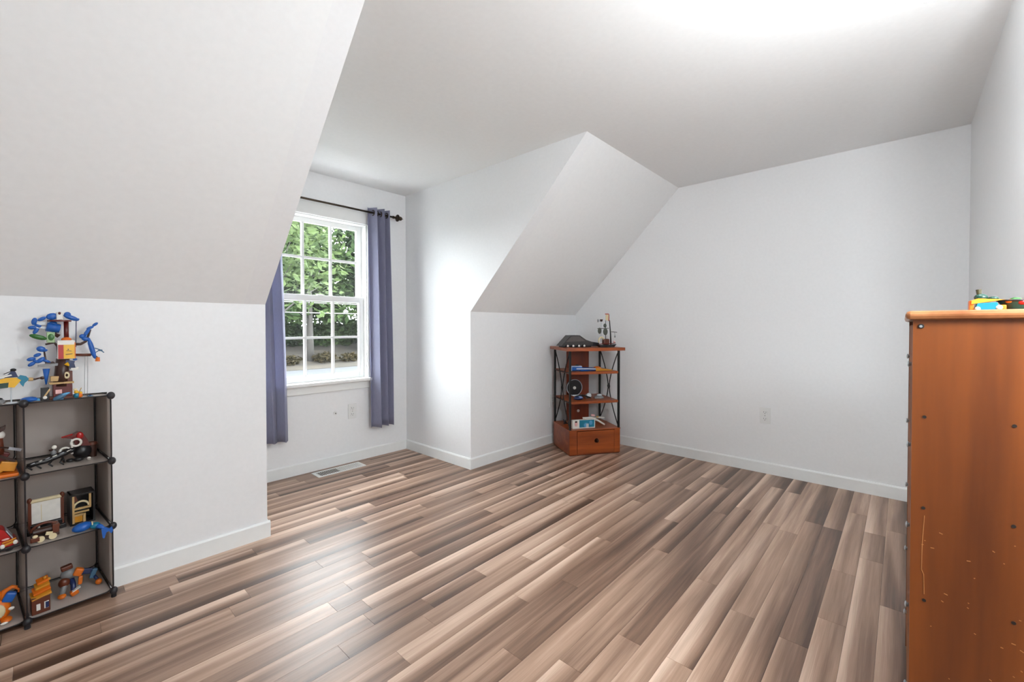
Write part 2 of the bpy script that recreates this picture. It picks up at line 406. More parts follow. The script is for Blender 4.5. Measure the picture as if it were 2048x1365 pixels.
# ------------------------------------------------------------------ curtains and rod
M_ROD = mat('rod_bronze', (70, 58, 48), .35, .8); M_FAB = fabric_material()
ROD_Y, ROD_Z = YW-.085, 2.062
rod = tag(empty('curtain_rod', (1.485, ROD_Y, ROD_Z)), 'thin dark bronze curtain rod above the window', 'curtain rod')
B().cyl((-.58, 0, 0), (.58, 0, 0), .008, seg=12).build('pole', M_ROD, rod, True)
for s in (-1, 1):
    f_ = B(); x0 = .58*s
    f_.cyl((x0, 0, 0), (x0+.012*s, 0, 0), .012, .012).sph((x0+.03*s, 0, 0), (.016, .011, .011)).cyl((x0+.044*s, 0, 0), (x0+.050*s, 0, 0), .030, .030, 18).cyl((x0+.050*s, 0, 0), (x0+.066*s, 0, 0), .016, .018).sph((x0+.075*s, 0, 0), (.018, .018, .018)).cyl((x0+.086*s, 0, 0), (x0+.105*s, 0, 0), .006, .001)
    f_.build('finial', M_ROD, rod, 'auto')
    g = B(); xb_ = .5*s+.0
    g.bx(xb_-.006, xb_+.006, -.012, .085, -.012, -.006).bx(xb_-.012, xb_+.012, .081, .085, -.04, .02).torus((xb_, 0, 0), .0105, .003, 'x', 16, 6)
    g.build('bracket', M_ROD, rod)
def curtain(name, x0t, x1t, x0b, x1b, zt, zb, folds, amp, ph, label, pw=1.0):
    cx = (x0t+x1t)/2
    o = tag(empty(name, (cx, ROD_Y, zb)), label, 'curtain', 'grey blue window curtains')
    nu, nv = folds*18, 26; vs_ = []; fs = []
    for j in range(nv+1):
        t = j/nv; z = zt+(zb-zt)*t
        for i in range(nu+1):
            s = i/nu; sx = s**pw
            x = (x0t+(x1t-x0t)*sx)*(1-t)+(x0b+(x1b-x0b)*sx)*t
            fold = math.sin(2*PI*folds*s+ph)
            fold = math.copysign(abs(fold)**.8, fold)
            a = amp*(1+.25*t*math.sin(5*s+ph))*(1-.18*t)
            yy = a*fold+.006*math.sin(9*s+3*t)
            xx = x+.006*math.sin(4*t+7*s)*t+.5*amp*math.sin(4*PI*folds*s+2*ph)*.30
            vs_.append((xx-cx, yy, z-zb+(.004*math.sin(2*PI*folds*s) if j == nv else 0)))
    for j in range(nv):
        for i in range(nu):
            k = j*(nu+1)+i; fs.append((k, k+1, k+nu+2, k+nu+1))
    me = bpy.data.meshes.new('cloth'); me.from_pydata(vs_, [], fs); me.update(); me.materials.append(M_FAB)
    for f in me.polygons: f.use_smooth = True
    c = bpy.data.objects.new('cloth', me); COL.objects.link(c); c.parent = o
    md = c.modifiers.new('s', 'SOLIDIFY'); md.thickness = .002
    for k in range(folds*2):
        s = (k*PI-ph)/(2*PI*folds)
        if .04 < s < .97:
            B().torus((x0t+(x1t-x0t)*s**pw-cx, 0, ROD_Z-zb), .021, .004, 'x', 18, 6).build('grommet', M_ROD, o, True)
    return o
curtain('window_curtain', 1.835, 2.035, 1.862, 2.072, 2.105, .268, 3, .036, PI*.18, 'grey blue curtain hanging at the finial end of the rod, near the outlet', .78)
curtain('window_curtain', .905, 1.165, .885, 1.215, 2.105, .290, 4, .036, PI*.6, 'grey blue curtain partly hidden behind the knee wall')

# ------------------------------------------------------------------ added pendant fill lights (out of the frame, invented to brighten the room)
M_NICKEL = mat('brushed_nickel', (170, 168, 165), .3, .9)
def pendant(loc, strength, label):
    lp = tag(empty('fill_pendant', (loc[0], loc[1], H)), label, 'lamp')
    gm = bpy.data.materials.new('fill_glow'); gm.use_nodes = True; gp = gm.node_tree.nodes['Principled BSDF']
    gp.inputs['Base Color'].default_value = (.9, .9, .9, 1); gp.inputs['Emission Color'].default_value = (.90, .972, 1, 1); gp.inputs['Emission Strength'].default_value = strength
    z = loc[2]-H
    B().cyl((0, 0, -.02), (0, 0, 0), .055, seg=24).build('canopy', M_NICKEL, lp, 'auto')
    B().cyl((0, 0, z+.12), (0, 0, -.02), .004, seg=8).build('cord', M_NICKEL, lp)
    B().cyl((0, 0, z+.105), (0, 0, z+.14), .03, .02, seg=20).build('fill_holder', M_NICKEL, lp, 'auto')
    B().sph((0, 0, z), .115, seg=24).build('fill_globe', gm, lp, True)
pendant((1.35, -.05, 1.97), FILL_STRENGTH*.36, 'added out-of-frame fill light, a frosted globe hanging above the middle of the room')
pendant((1.10, -.48, 1.42), FILL_STRENGTH*.60, 'added out-of-frame fill light, a frosted globe hanging low beside the dresser')

# ================================================================== cube shelf
RA = math.radians(5.0); RO = Vector((.193, 2.398, 0)); RU = Vector((math.cos(RA), math.sin(RA), 0)); RV = Vector((-math.sin(RA), math.cos(RA), 0))
def rk(u, v, z): return RO+RU*(u*.01)+RV*(v*.01)+Vector((0, 0, z*.01))       # shelf coordinates in cm -> world
CW, CD, CH, CZ = 23.7, 30.0, 26.87, 2.5
M_RIM = mat('rim_plastic', (38, 34, 36), .4); M_CONN = mat('connector_plastic', (30, 29, 34), .38)
shelf = tag(empty('cube_shelf', rk(-CW, CD/2, 0), RA), 'smoky translucent cube shelf with black round connectors, set into the knee wall', 'shelf')
SO = (-CW, CD/2, 0)
def rounded(w, h, r, n=4):
    p = []
    for cx, cy_, a0 in ((w/2-r, h/2-r, 0), (-w/2+r, h/2-r, PI/2), (-w/2+r, -h/2+r, PI), (w/2-r, -h/2+r, 3*PI/2)):
        for k in range(n+1): p.append((cx+r*math.cos(a0+PI/2*k/n), cy_+r*math.sin(a0+PI/2*k/n)))
    return p
def panel(c, w, h, axis):
    g = B(.01, SO); pl = rounded(w, h, 2.0)
    mp = {'z': lambda a, b_: (c[0]+a, c[1]+b_), 'y': lambda a, b_: (c[0]+a, c[2]+b_), 'x': lambda a, b_: (c[1]+a, c[2]+b_)}[axis]
    g.prism([mp(a, b_) for a, b_ in pl], .24, {'z': 'xy', 'y': 'xz', 'x': 'yz'}[axis], {'z': c[2], 'y': c[1], 'x': c[0]}[axis]-.12)
    o = g.build('panel', M_PANEL, shelf)
    r = B(.01, SO); pts = []
    for a, b_ in pl+pl[:1]:
        q = mp(a, b_); pts.append({'z': (q[0], q[1], c[2]), 'y': (q[0], c[1], q[1]), 'x': (c[0], q[0], q[1])}[axis])
    r.tube(pts, .26, 6); r.build('panel_rim', M_RIM, o)
for i in (0, 1):
    uc = -CW*(i+.5)
    for k in range(4): panel((uc, CD/2, CZ+CH*k), CW-1.2, CD-1.2, 'z')
    for k in range(3): panel((uc, CD-.1, CZ+CH*(k+.5)), CW-1.2, CH-1.2, 'y')
for i in range(3):
    for k in range(3): panel((-CW*i, CD/2, CZ+CH*(k+.5)), CD-1.2, CH-1.2, 'x')
g = B(.01); g.sph((0, 0, 0), (1.3, 1.3, 1.55), seg=20)
for d in ((0, 1),): g.cyl((d[0]*1.0, d[1]*1.0, 0), (d[0]*1.55, d[1]*1.55, 0), .62, .5, 10)
cm = g.build('connector', M_CONN, shelf, True); first = True
for i in range(3):
    for v in (0, CD):
        for k in range(4):
            c = cm if first else cm.copy()
            if not first: COL.objects.link(c)
            first = False; c.location = ((-CW*i-SO[0])*.01, (v-SO[1])*.01, (CZ+CH*k)*.01)
for i in range(3):
    for v in (0, CD):
        q = B(.01, SO).cyl((-CW*i, v, 0), (-CW*i, v, 1.6), .9, .8, 12).build('foot', M_CONN, shelf)
Z0, Z1, Z2, Z3 = [CZ+CH*k+.2 for k in range(4)]            # tops of the shelves

# ================================================================== toys
C = {k: mat('toy_'+k, v, .35, 0, .05, 60) for k, v in dict(
    blue=(28, 92, 176), navy=(24, 40, 84), teal=(20, 120, 150), sky=(90, 160, 205), red=(176, 26, 24), darkred=(96, 24, 20), brown=(98, 46, 26), dbrown=(58, 32, 24),
    tan=(196, 160, 106), yellow=(232, 178, 36), gold=(206, 140, 40), orange=(222, 112, 24), green=(46, 104, 40), lgreen=(150, 178, 130), dgreen=(26, 62, 52), white=(232, 228, 220),
    cream=(226, 210, 170), grey=(128, 128, 130), silver=(176, 178, 186), black=(24, 22, 24), pink=(232, 180, 176), clear=(205, 210, 214), steel=(70, 110, 140)).items()}
class Toy:
    """a toy standing on a shelf: parts are drawn in shelf centimetres"""
    def __init__(self, name, label, base, frame='rack', cat='toy', remap=False, group=None):
        self.base = base; self.remap = remap
        b_ = self.map(base)
        if frame == 'rack': loc, rz = rk(*b_), RA
        elif frame == 'stand': loc, rz = st(*b_), SA
        else: loc, rz = Vector(b_)*.01, 0
        self.o = tag(empty(name, loc, rz), label, cat, group); self.off = b_
    def map(self, p):
        if not self.remap: return tuple(p)
        return (-40.1+(p[0]+40.1)*.97, 4.3+(p[1]-12)*.5, 111+(p[2]-111)*.97)
    def g(self):
        q = B(.01, self.off)
        if self.remap:
            f = self.map; q.P = lambda p, q=q: (Vector(f(p))-q.off)*q.s
        return q
    def part(self, name, shape, col, smooth=False, parent=None, label=None):
        return shape.build(name, C[col] if isinstance(col, str) else col, parent or self.o, smooth, label)

# ---- toy tree on top of the cube shelf
zt = 111+(Z3-111)/.97                         # shelf top seen through the remap
t = Toy('toy_tree', 'brick toy tree with blue leaves and a red and yellow sign on the cube shelf', (-13, 12, zt), remap=True)
P_ = t.part
P_('base_plate', t.g().bx(-16.3, -8.6, 7, 17, zt, zt+1.0, .2), 'brown')
lh = P_('cabin', t.g().bx(-15.2, -9.8, 8.5, 16, zt+1, zt+6.0, .15), 'darkred')
P_('window', t.g().bx(-14.6, -12.8, 8.1, 8.7, zt+2.2, zt+3.8), 'pink', parent=lh)
P_('ledge', t.g().bx(-16.2, -9.4, 7.6, 16.4, zt+6.0, zt+6.8, .15).bx(-15.9, -13.4, 8.2, 15, zt+7.2, zt+9.2, .15), 'tan')
P_('post', t.g().bx(-11.2, -9.7, 9, 12, zt+6.8, zt+11, .1), 'brown')
P_('trunk', t.g().tube([(-13.0, 12, zt+5), (-12.5, 12, 93), (-12.2, 12, 98.5)], 2.3, 12, 1.9), 'dbrown', True)
P_('trunk_spire', t.g().cyl((-11.1, 12, 105), (-11.1, 12, 113.6), .75, .7, 12), 'darkred', True)
P_('knot', t.g().sph((-11.2, 10.6, 106.2), (1.5, 1.3, .9)), 'orange', True)
sg = P_('sign_board', t.g().bx(-13.9, -9.0, 8.0, 9.0, 98.4, 105.9, .1), 'white')
P_('sign_stripe', t.g().bx(-13.7, -12.2, 7.7, 8.0, 98.5, 104.1), 'red', parent=sg)
P_('sign_field', t.g().bx(-12.2, -9.1, 7.7, 8.0, 98.5, 104.1), 'yellow', parent=sg)
P_('sign_writing', t.g().box((-10.7, 7.6, 101.6), (1.5, .1, .22), (0, .15, 0)).box((-10.7, 7.6, 100.3), (1.9, .1, .28), (0, -.1, 0)).box((-10.9, 7.6, 102.2), (.3, .1, .5)), 'dbrown', parent=sg)
P_('sign_edge', t.g().bx(-9.1, -8.8, 7.6, 9.1, 98.5, 105), 'orange', parent=sg)
P_('scarf', t.g().box((-10.4, 9.2, 97), (2.6, 1.6, 1.4), (0, .2, 0)).box((-9.8, 9.2, 95.4), (1.6, 1.4, 2.0), (0, -.2, 0)), 'navy')
P_('bird_beak', t.g().cyl((-11.6, 8.6, 96.6), (-10.7, 8.2, 95.6), .8, .2, 8), 'yellow')
P_('top_plate', t.g().cyl((-13, 12, 113.4), (-13, 12, 114.0), 3.3, 3.3, 18), 'darkred')
tb = P_('top_block', t.g().bx(-13.9, -12.0, 10.6, 13.4, 114.0, 117.2, .3), 'white')
P_('block_dot', t.g().sph((-13.0, 10.5, 116.7), (.4, .25, .55)), 'darkred', True, tb)
P_('branch', t.g().tube([(-13.2, 12, 99), (-13.6, 11, 103.5), (-14.6, 10.5, 105), (-17, 10, 104.4)], .55, 8, .35), 'dbrown', True)
P_('branch', t.g().tube([(-13.2, 12, 107.5), (-14.5, 12, 108.5), (-14.2, 12, 111)], .8, 8, .5), 'dbrown', True)
P_('branch', t.g().tube([(-9.2, 10, 104.2), (-7.2, 10, 104.2), (-5.7, 10, 105.2), (-4.9, 10, 107.5), (-4.2, 10, 110.2)], .6, 8, .3), 'dbrown', True)
P_('branch', t.g().tube([(-9.2, 10, 99.9), (-6.5, 10, 99.7), (-4.2, 10, 99.6)], .5, 8, .6), 'brown', True)
P_('branch', t.g().tube([(-13.4, 11, 95), (-15.2, 10.5, 97.2), (-16.9, 10, 97.0), (-17.4, 10, 102)], .5, 8, .25), 'dbrown', True)
P_('branch_plank', t.g().box((-16.4, 10, 96.2), (5.4, 1.6, 1.0), (0, -.05, 0)), 'grey')
P_('canopy_bar', t.g().box((-16.6, 11, 110.9), (6.2, 1.6, .8), (0, .1, 0)).box((-18.0, 11, 112.6), (2.4, 1.4, 1.2)), 'clear')
P_('canopy_barrel', t.g().cyl((-16.6, 11, 111.3), (-13.0, 11, 110.6), 1.7, 1.7, 12), 'blue', True)
def leaf(u, v, z, l, w_, ang, col='blue'):
    P_('leaf', t.g().sph((u, v, z), (l*.58, .6, w_*.60), (0, -ang, 0), 10), col, True)
for a in ((-19.8, 11, 113.4, 2.6, 1.3, 1.4), (-20.2, 11, 111.0, 2.4, 1.2, .1), (-19.4, 11, 109.8, 2.6, 1.1, 1.1), (-17.8, 11, 114.4, 2.4, 1.1, .6), (-18.8, 11, 111.6, 2.0, 1.2, -.6),
          (-15.0, 12, 115.4, 3.0, 2.2, .35), (-10.7, 12, 116.2, 1.8, 1.9, 0), (-9.7, 11, 115.0, 4.4, 1.5, -.45), (-8.2, 11, 114.4, 1.6, .8, 0), (-14.9, 11, 112.6, 2.2, 1.5, .2),
          (-18.2, 10, 102.6, 1.9, 2.1, 1.2), (-17.3, 10, 102.0, 1.6, .9, .2), (-19.2, 10, 100.3, 2.0, 1.1, .5), (-20.8, 10, 98.8, 2.2, 1.2, .25), (-20.7, 10, 96.9, 2.2, 1.1, .7), (-18.3, 10, 98.3, 2.8, 1.3, .7), (-19.7, 10, 97.9, 1.6, .9, -.8), (-17.0, 10, 97.9, 2.6, .9, -.5),
          (-6.6, 10, 107.4, 1.8, 1.5, .4), (-5.6, 10, 106.3, 2.4, 1.6, -.3), (-5.2, 9.6, 109.3, 3.4, 1.0, 1.15), (-4.3, 9.6, 110.9, 2.2, .9, .5), (-2.8, 9.6, 112.3, 2.0, .9, .75), (-5.7, 9.6, 108.4, 2.0, .9, 1.4),
          (-3.9, 9.4, 102.2, 7.9, 1.4, -1.36), (-8.8, 11, 98.0, 1.2, .8, 0)):
    leaf(*a)
leaf(-18.9, 10, 107.3, 4.4, 1.5, -.35, 'green')
gb = P_('leaf_frame', t.g().bx(-16.7, -14.4, 9.5, 10.3, 105.0, 109.2, .2), 'lgreen'); P_('leaf_print', t.g().sph((-15.5, 9.4, 107.2), (.85, .2, 1.3)), 'green', True, gb)
P_('hanging_cone', t.g().cyl((-17, 10, 88.6), (-16.9, 10, 94.8), .2, 1.0, 12), 'blue', True)
P_('drip_chain', t.g().cyl((-8.5, 11, 103), (-8.3, 11, 114), .14, .14, 6), 'navy')
P_('string', t.g().cyl((-6.0, 10, 99.3), (-6.3, 10, zt), .07, .07, 6).cyl((-5.1, 10, 99.3), (-5.4, 10, zt), .07, .07, 6), 'grey')
P_('lantern', t.g().cyl((-2.2, 9.6, 96.8), (-2.1, 9.6, 98.5), .75, .6, 12), 'orange')
P_('lantern_arm', t.g().tube([(-4.2, 10, 99.6), (-2.8, 9.8, 99.3), (-2.2, 9.6, 98.4)], .2, 6), 'dbrown')
P_('dragonfly', t.g().tube([(-3.3, 9.5, 100.2), (-1.4, 9.5, 101.6)], .18, 6).tube([(-3.0, 9.5, 102.4), (-1.4, 9.5, 101.6), (-.2, 9.5, 100.4)], .2, 6).sph((-1.3, 9.5, 101.4), (.7, .4, .35)), 'steel')
P_('dragonfly_perch', t.g().tube([(-3.3, 9.5, 100.2), (-4.2, 10, 99.7)], .15, 6), 'dbrown')
P_('swing_seat', t.g().box((-9.2, 9, 94.2), (2.0, 2.0, .9)).sph((-8.4, 9, 94.4), .5), 'white')
P_('arch', t.g().torus((-11.4, 8.3, 91.8), 1.0, .45, 'y', 16, 8, sx=.6), 'cream', True)
# loose little things round the tree
t = Toy('toy_box', 'small dark box toy with a white dot beside the toy tree', (-17.2, 10, zt), remap=True); P_ = t.part
q = P_('box_body', t.g().bx(-18.5, -16.3, 7, 12, zt, zt+5.0, .15), 'black'); P_('white_dot', t.g().sph((-17.5, 6.9, zt+1.2), (.6, .2, .6)), 'white', True, q); P_('gold_sash', t.g().box((-16.9, 6.9, zt+3), (.5, .15, 3.2), (0, .5, 0)), 'tan', parent=q)
t = Toy('toy_fish', 'flat bright blue toy fish lying on top of the cube shelf', (-21.5, 8, zt), remap=True); P_ = t.part
P_('fish_body', t.g().sph((-21.6, 8, zt+1.0), (2.2, 2.2, 1.0)), 'blue', True); P_('fish_tail', t.g().prism([(-20.2, 7), (-18.9, 5.5), (-18.9, 10.5)], .8, 'xy', zt+.3), 'sky')
t = Toy('toy_bird', 'steel blue toy bird leaning at the foot of the toy tree', (-13.4, 4.5, zt), remap=True); P_ = t.part
P_('bird_body', t.g().sph((-13.6, 4.5, zt+1.1), (2.2, 1.2, .9), (0, -.5, 0)), 'steel', True); P_('bird_wing', t.g().sph((-12.4, 4.2, zt+2.0), (1.8, .8, .5), (0, -.3, 0)), 'sky', True); P_('bird_feet', t.g().bx(-14.4, -12.6, 3.8, 5.2, zt, zt+.5), 'steel')
t = Toy('toy_flowers', 'cluster of yellow, teal and orange toy flowers by the toy tree', (-8.3, 6, zt), remap=True); P_ = t.part
P_('flower', t.g().sph((-8.9, 6, zt+2.4), (.7, .7, .7)), 'yellow', True); P_('flower', t.g().sph((-8.9, 5.6, zt+1.0), (.9, .8, 1.0)), 'teal', True); P_('flower', t.g().sph((-7.9, 5.8, zt+.9), (.8, .8, .9)), 'orange', True)
P_('flower', t.g().sph((-7.7, 6.2, zt+1.9), (.6, .6, .6)), 'yellow', True); P_('flower_stem', t.g().tube([(-8.9, 6, zt), (-8.2, 6, zt+2), (-7.4, 6, zt+4.0)], .14, 6), 'tan'); P_('petal', t.g().sph((-9.2, 6, zt+3.4), (.6, .5, .5)), 'cream', True)
t = Toy('toy_coin', 'tiny dark toy disc lying near the corner of the cube shelf', (-4.6, 9, zt), remap=True); P_ = t.part
P_('disc', t.g().cyl((-4.6, 9, zt), (-4.6, 9, zt+.35), .9, .9, 12), 'steel'); P_('disc_peg', t.g().cyl((-4.6, 9, zt+.35), (-4.6, 9, zt+.7), .4, .4, 10), 'navy')
t = Toy('toy_airplane', 'yellow and teal toy seaplane on a thin stand on the cube shelf', (-25, 10, zt), remap=True); P_ = t.part
P_('fuselage', t.g().prism([(-29.5, 91.5), (-27, 92.2), (-24.6, 92.0), (-23.5, 91.0), (-25.2, 88.4), (-29.5, 89.0)], 3.0, 'xz', 8.5), 'yellow')
P_('hull', t.g().prism([(-29.5, 90.2), (-26.6, 90.4), (-26.8, 88.5), (-29.5, 88.3)], 3.4, 'xz', 8.2), 'dgreen')
P_('nose', t.g().prism([(-24.4, 92.0), (-23.6, 92.9), (-22.2, 92.4), (-21.4, 91.2), (-22.6, 89.8), (-23.0, 88.4), (-23.6, 89.4)], 2.6, 'xz', 8.7), 'teal')
P_('tail_boom', t.g().tube([(-22, 10, 91.2), (-20, 10, 91.0), (-18.4, 10, 91.4)], .42, 8, .25).sph((-18.0, 10, 91.3), (.7, .4, .6)), 'dbrown', True); P_('tail_collar', t.g().cyl((-21.6, 10, 91.1), (-20.4, 10, 91.0), .7, .6, 10), 'tan')
P_('canopy', t.g().prism([(-27.6, 92.2), (-25.8, 94.6), (-24.9, 94.4), (-24.2, 92.2)], 2.4, 'xz', 8.8), 'navy'); P_('wing', t.g().box((-27.8, 10, 92.7), (4.0, 6, .5), (0, -.25, 0)), 'white'); P_('pilot', t.g().sph((-25.4, 9.6, 95.0), (.8, .7, .6)).box((-26.6, 9.6, 94.2), (2.6, .6, .25), (0, -.5, 0)), 'black', True)
P_('stand', t.g().cyl((-26, 10, zt), (-26, 10, 88.6), .2, .2, 8).cyl((-26, 10, zt), (-26, 10, zt+.4), 1.6, 1.4, 16), 'clear')
t = Toy('toy_stone', 'dark grey rounded toy stone under the toy seaplane', (-29, 7, zt), remap=True); P_ = t.part
P_('stone', t.g().sph((-29.2, 7, zt+1.1), (1.7, 1.5, 1.1)), 'grey', True); P_('stone_cap', t.g().sph((-29.0, 7, zt+2.1), (.9, .9, .5)), 'black', True)

# ---- top row of cubes
t = Toy('toy_skeleton_beast', 'long black and white toy skeleton beast crouching on the upper shelf', (-16, 10, Z2)); P_ = t.part; z = Z2
P_('spine', t.g().tube([(-22.4, 8.4, z+1.6), (-20, 8.6, z+2.2), (-17.5, 9, z+2.4), (-15, 9.6, z+3.2), (-13, 10, z+3.8), (-11, 10, z+4.8)], .95, 8, 1.15), 'black', True)
for q_ in range(6):
    f_ = q_/5; P_('rib', t.g().tube([(-21.8+10*f_, 7.9+1.2*f_, z+2.1+2.6*f_), (-20.6+10*f_, 7.7+1.2*f_, z+2.6+2.7*f_)], .26, 6, .18), 'white' if q_ % 2 else 'silver', True)
for x_ in (-21.6, -19.2, -16.2, -13.2): P_('leg', t.g().tube([(x_, 8.6, z+2), (x_-.7, 7.6, z+1.2), (x_+.3, 7.2, z+.15)], .42, 6, .28), 'black', True)
P_('skull', t.g().sph((-10.6, 9.8, z+4.8), (1.5, 1.2, 1.0), (0, -.3, 0)), 'black', True); P_('tail', t.g().tube([(-22.4, 8.4, z+1.6), (-23, 8, z+.9)], .5, 6, .2), 'black', True)
P_('rider_body', t.g().sph((-15.4, 9.8, z+5.0), (.9, .8, 1.2)), 'grey', True); P_('rider_head', t.g().sph((-15.2, 9.8, z+7.1), (.75, .7, .85)), 'white', True); P_('rider_hat', t.g().sph((-16.1, 9.8, z+6.2), (.6, .6, .5)), 'dbrown', True)
t = Toy('toy_dragon', 'dark red hooded toy dragon with a white ring on its chest', (-7.4, 13, Z2)); P_ = t.part
P_('hood', t.g().prism([(-12.6, z+9.9), (-9.8, z+10.5), (-8.2, z+11.6), (-6.9, z+11.0), (-5.6, z+8.2), (-4.6, z+5.2), (-8.8, z+6.0), (-9.8, z+9.0)], 3.2, 'xz', 11.5), 'darkred')
P_('beak', t.g().cyl((-12.8, 13, z+10.0), (-9.6, 13, z+10.4), .25, .6, 8), 'red', True); P_('hood_crest', t.g().sph((-7.7, 11.4, z+10.0), (1.1, .5, 1.5)), 'red', True)
P_('body', t.g().sph((-7.0, 13, z+3.2), (3.0, 2.6, 3.2)), 'black', True); P_('ring', t.g().torus((-9.0, 10.2, z+7.6), 1.45, .42, 'y', 20, 8), 'white', True); P_('ring_stem', t.g().cyl((-10.2, 10.2, z+3.2), (-10.2, 10.2, z+9.2), .38, .3, 8), 'white', True)
P_('horn', t.g().torus((-12.2, 10.5, z+4.6), 1.5, .4, 'y', 14, 8, PI*.9, .2), 'white', True); P_('horn_base', t.g().tube([(-12.4, 10.5, z+.2), (-13.4, 10.5, z+4.4)], .4, 6), 'black')
P_('claw', t.g().sph((-10.8, 10.0, z+.8), (1.3, 1.2, .8)), 'black', True); P_('claw', t.g().sph((-8.4, 9.4, z+.9), (1.5, 1.3, .9)), 'black', True)
t = Toy('toy_mug', 'small brown toy barrel in the corner of the upper shelf', (-3.6, 14, Z2)); P_ = t.part
P_('barrel', t.g().cyl((-3.8, 14, z), (-3.8, 14, z+5.2), 1.4, 1.7, 14), 'dbrown', 'auto'); P_('barrel_top', t.g().cyl((-3.8, 14, z+5.2), (-3.8, 14, z+6.2), 2.0, 1.6, 14), 'brown', 'auto'); P_('barrel_handle', t.g().torus((-5.4, 14, z+3), 1.1, .35, 'y', 12, 6), 'dbrown', True)
t = Toy('toy_ball', 'tiny white toy ball in front of the brown toy barrel', (-5.6, 8, Z2)); P_ = t.part
P_('ball', t.g().sph((-5.6, 8, z+.7), .7), 'white', True); P_('ball_band', t.g().torus((-5.6, 8, z+.7), .66, .1, 'z', 16, 6), 'brown', True)
t = Toy('toy_pirate_raft', 'brown and orange toy raft with a hatted figure on the upper shelf', (-30, 8, Z2)); P_ = t.part
P_('raft', t.g().bx(-37, -24.9, 2.5, 14, z+.0, z+1.2, .4), 'orange'); P_('cargo', t.g().box((-27.4, 8, z+3.4), (4.2, 5, 3.4), (0, .3, 0), .3).box((-31, 8, z+3.6), (4, 5, 4.6), (0, -.2, 0), .3), 'gold')
P_('mast_cloth', t.g().box((-29.6, 9, z+7.4), (5, 3, 3.4), (0, .5, 0), .3), 'darkred'); P_('strap', t.g().box((-27.4, 6.6, z+6.2), (4.6, .6, .9), (0, .6, 0)), 'dbrown')
P_('figure_head', t.g().sph((-29.2, 8, z+15.0), 1.5), 'white', True); P_('figure_hat', t.g().prism([(-31.5, z+16.4), (-27.6, z+18.4), (-27.9, z+16.9), (-29, z+16.2)], 3, 'xz', 6.5), 'dbrown'); P_('figure_body', t.g().cyl((-29.6, 8.4, z+8), (-29.4, 8, z+14), 1.7, 1.1, 10), 'brown', True)
P_('blade', t.g().box((-25.6, 6, z+9.4), (3.4, .3, 1.0), (0, .42, 0)), 'silver'); P_('blade_grip', t.g().tube([(-29, 7, z+10.6), (-27.0, 6, z+10.1)], .35, 6), 'dbrown')

# ---- middle row
z = Z1
t = Toy('toy_scroll', 'white paper scroll in a brown toy frame on the middle shelf', (-17.2, 16, z)); P_ = t.part
P_('scroll_sheet', t.g().box((-17.2, 15, z+8.1), (8.0, .5, 8.4), (0, 0, 0)), 'white'); P_('roller', t.g().cyl((-21.4, 15, z+12.8), (-12.9, 15, z+12.8), .75, .75, 12), 'cream', 'auto')
for x_ in (-21.6, -12.7):
    P_('frame_post', t.g().bx(x_-.45, x_+.45, 14.5, 15.8, z+1.0, z+13), 'brown'); P_('roller_knob', t.g().sph((x_, 15, z+13.2), (.75, .9, 1.2)), 'brown', True)
P_('frame_foot', t.g().bx(-22.5, -11.8, 13.0, 18, z, z+1.6, .2).bx(-21.5, -12.8, 14, 16.6, z+1.6, z+3.6, .2), 'black'); P_('peg', t.g().cyl((-19.4, 12.6, z+1.6), (-19.4, 12.6, z+3.4), .35, .3, 8), 'white'); P_('sheet_fold', t.g().bx(-18.6, -18.4, 14.7, 14.8, z+4.6, z+11.0), 'cream')
t = Toy('toy_house', 'black box toy house with a tan arched front on the middle shelf', (-7, 16, z)); P_ = t.part
P_('house_shell', t.g().bx(-10.8, -10.2, 12, 20, z, z+12.6).bx(-4.0, -3.4, 12, 20, z, z+12.6).bx(-10.2, -4.0, 19.4, 20, z, z+12.6).bx(-10.8, -3.4, 12, 20, z+12.0, z+12.6).bx(-10.2, -4.0, 12, 19.4, z, z+.6), 'black')
P_('arch', t.g().torus((-7.4, 13, z+7.0), 2.2, .42, 'y', 16, 6, PI, 0), 'cream', True)
P_('front_frame', t.g().bx(-10.2, -9.5, 12.4, 13.2, z+.6, z+12).bx(-5.2, -4.5, 12.4, 13.2, z+6.4, z+12).bx(-9.5, -4.6, 12.4, 13.2, z+6.0, z+6.8).bx(-9.5, -5.2, 12.4, 13.2, z+4.6, z+5.2).bx(-9.5, -6.4, 12.4, 13.2, z+3.4, z+4.2).bx(-7.0, -6.2, 12.4, 13.2, z+.6, z+4.2), 'tan')
P_('side_trim', t.g().box((-9.3, 12.9, z+10.6), (1.2, .5, 2.4), (0, -.3, 0)), 'brown'); P_('doorway', t.g().bx(-9.4, -7.1, 12.8, 13.1, z+.8, z+3.2), 'gold')
t = Toy('toy_locomotive', 'brown toy locomotive with cream wheels in front of the white scroll', (-18.4, 5, z)); P_ = t.part
P_('chassis', t.g().bx(-22.0, -14.8, 3.4, 8.0, z+1.0, z+2.0, .1), 'dbrown'); P_('boiler', t.g().cyl((-21.6, 5.6, z+3.4), (-16.6, 5.6, z+3.4), 1.3, 1.3, 12), 'dbrown', 'auto'); P_('cab', t.g().bx(-16.6, -14.8, 3.6, 7.8, z+2.0, z+5.4, .15), 'brown')
P_('cab_roof', t.g().torus((-18.4, 5.6, z+3.6), 2.6, .45, 'y', 18, 6, PI, 0, 1.35), 'brown', True); P_('buffer', t.g().box((-21.2, 3.4, z+1.3), (2.4, 1.2, 1.6), bev=.2), 'brown'); P_('lamp', t.g().sph((-21.2, 3.0, z+2.6), (.8, .6, .6)), 'cream', True)
for x_ in (-19.8, -16.6): P_('wheel', t.g().cyl((x_, 2.9, z+1.1), (x_, 3.5, z+1.1), 1.1, 1.1, 16), 'cream', 'auto')
P_('wheel_guard', t.g().box((-17.6, 3.0, z+2.6), (1.8, .5, 1.2), (0, .3, 0)), 'cream')
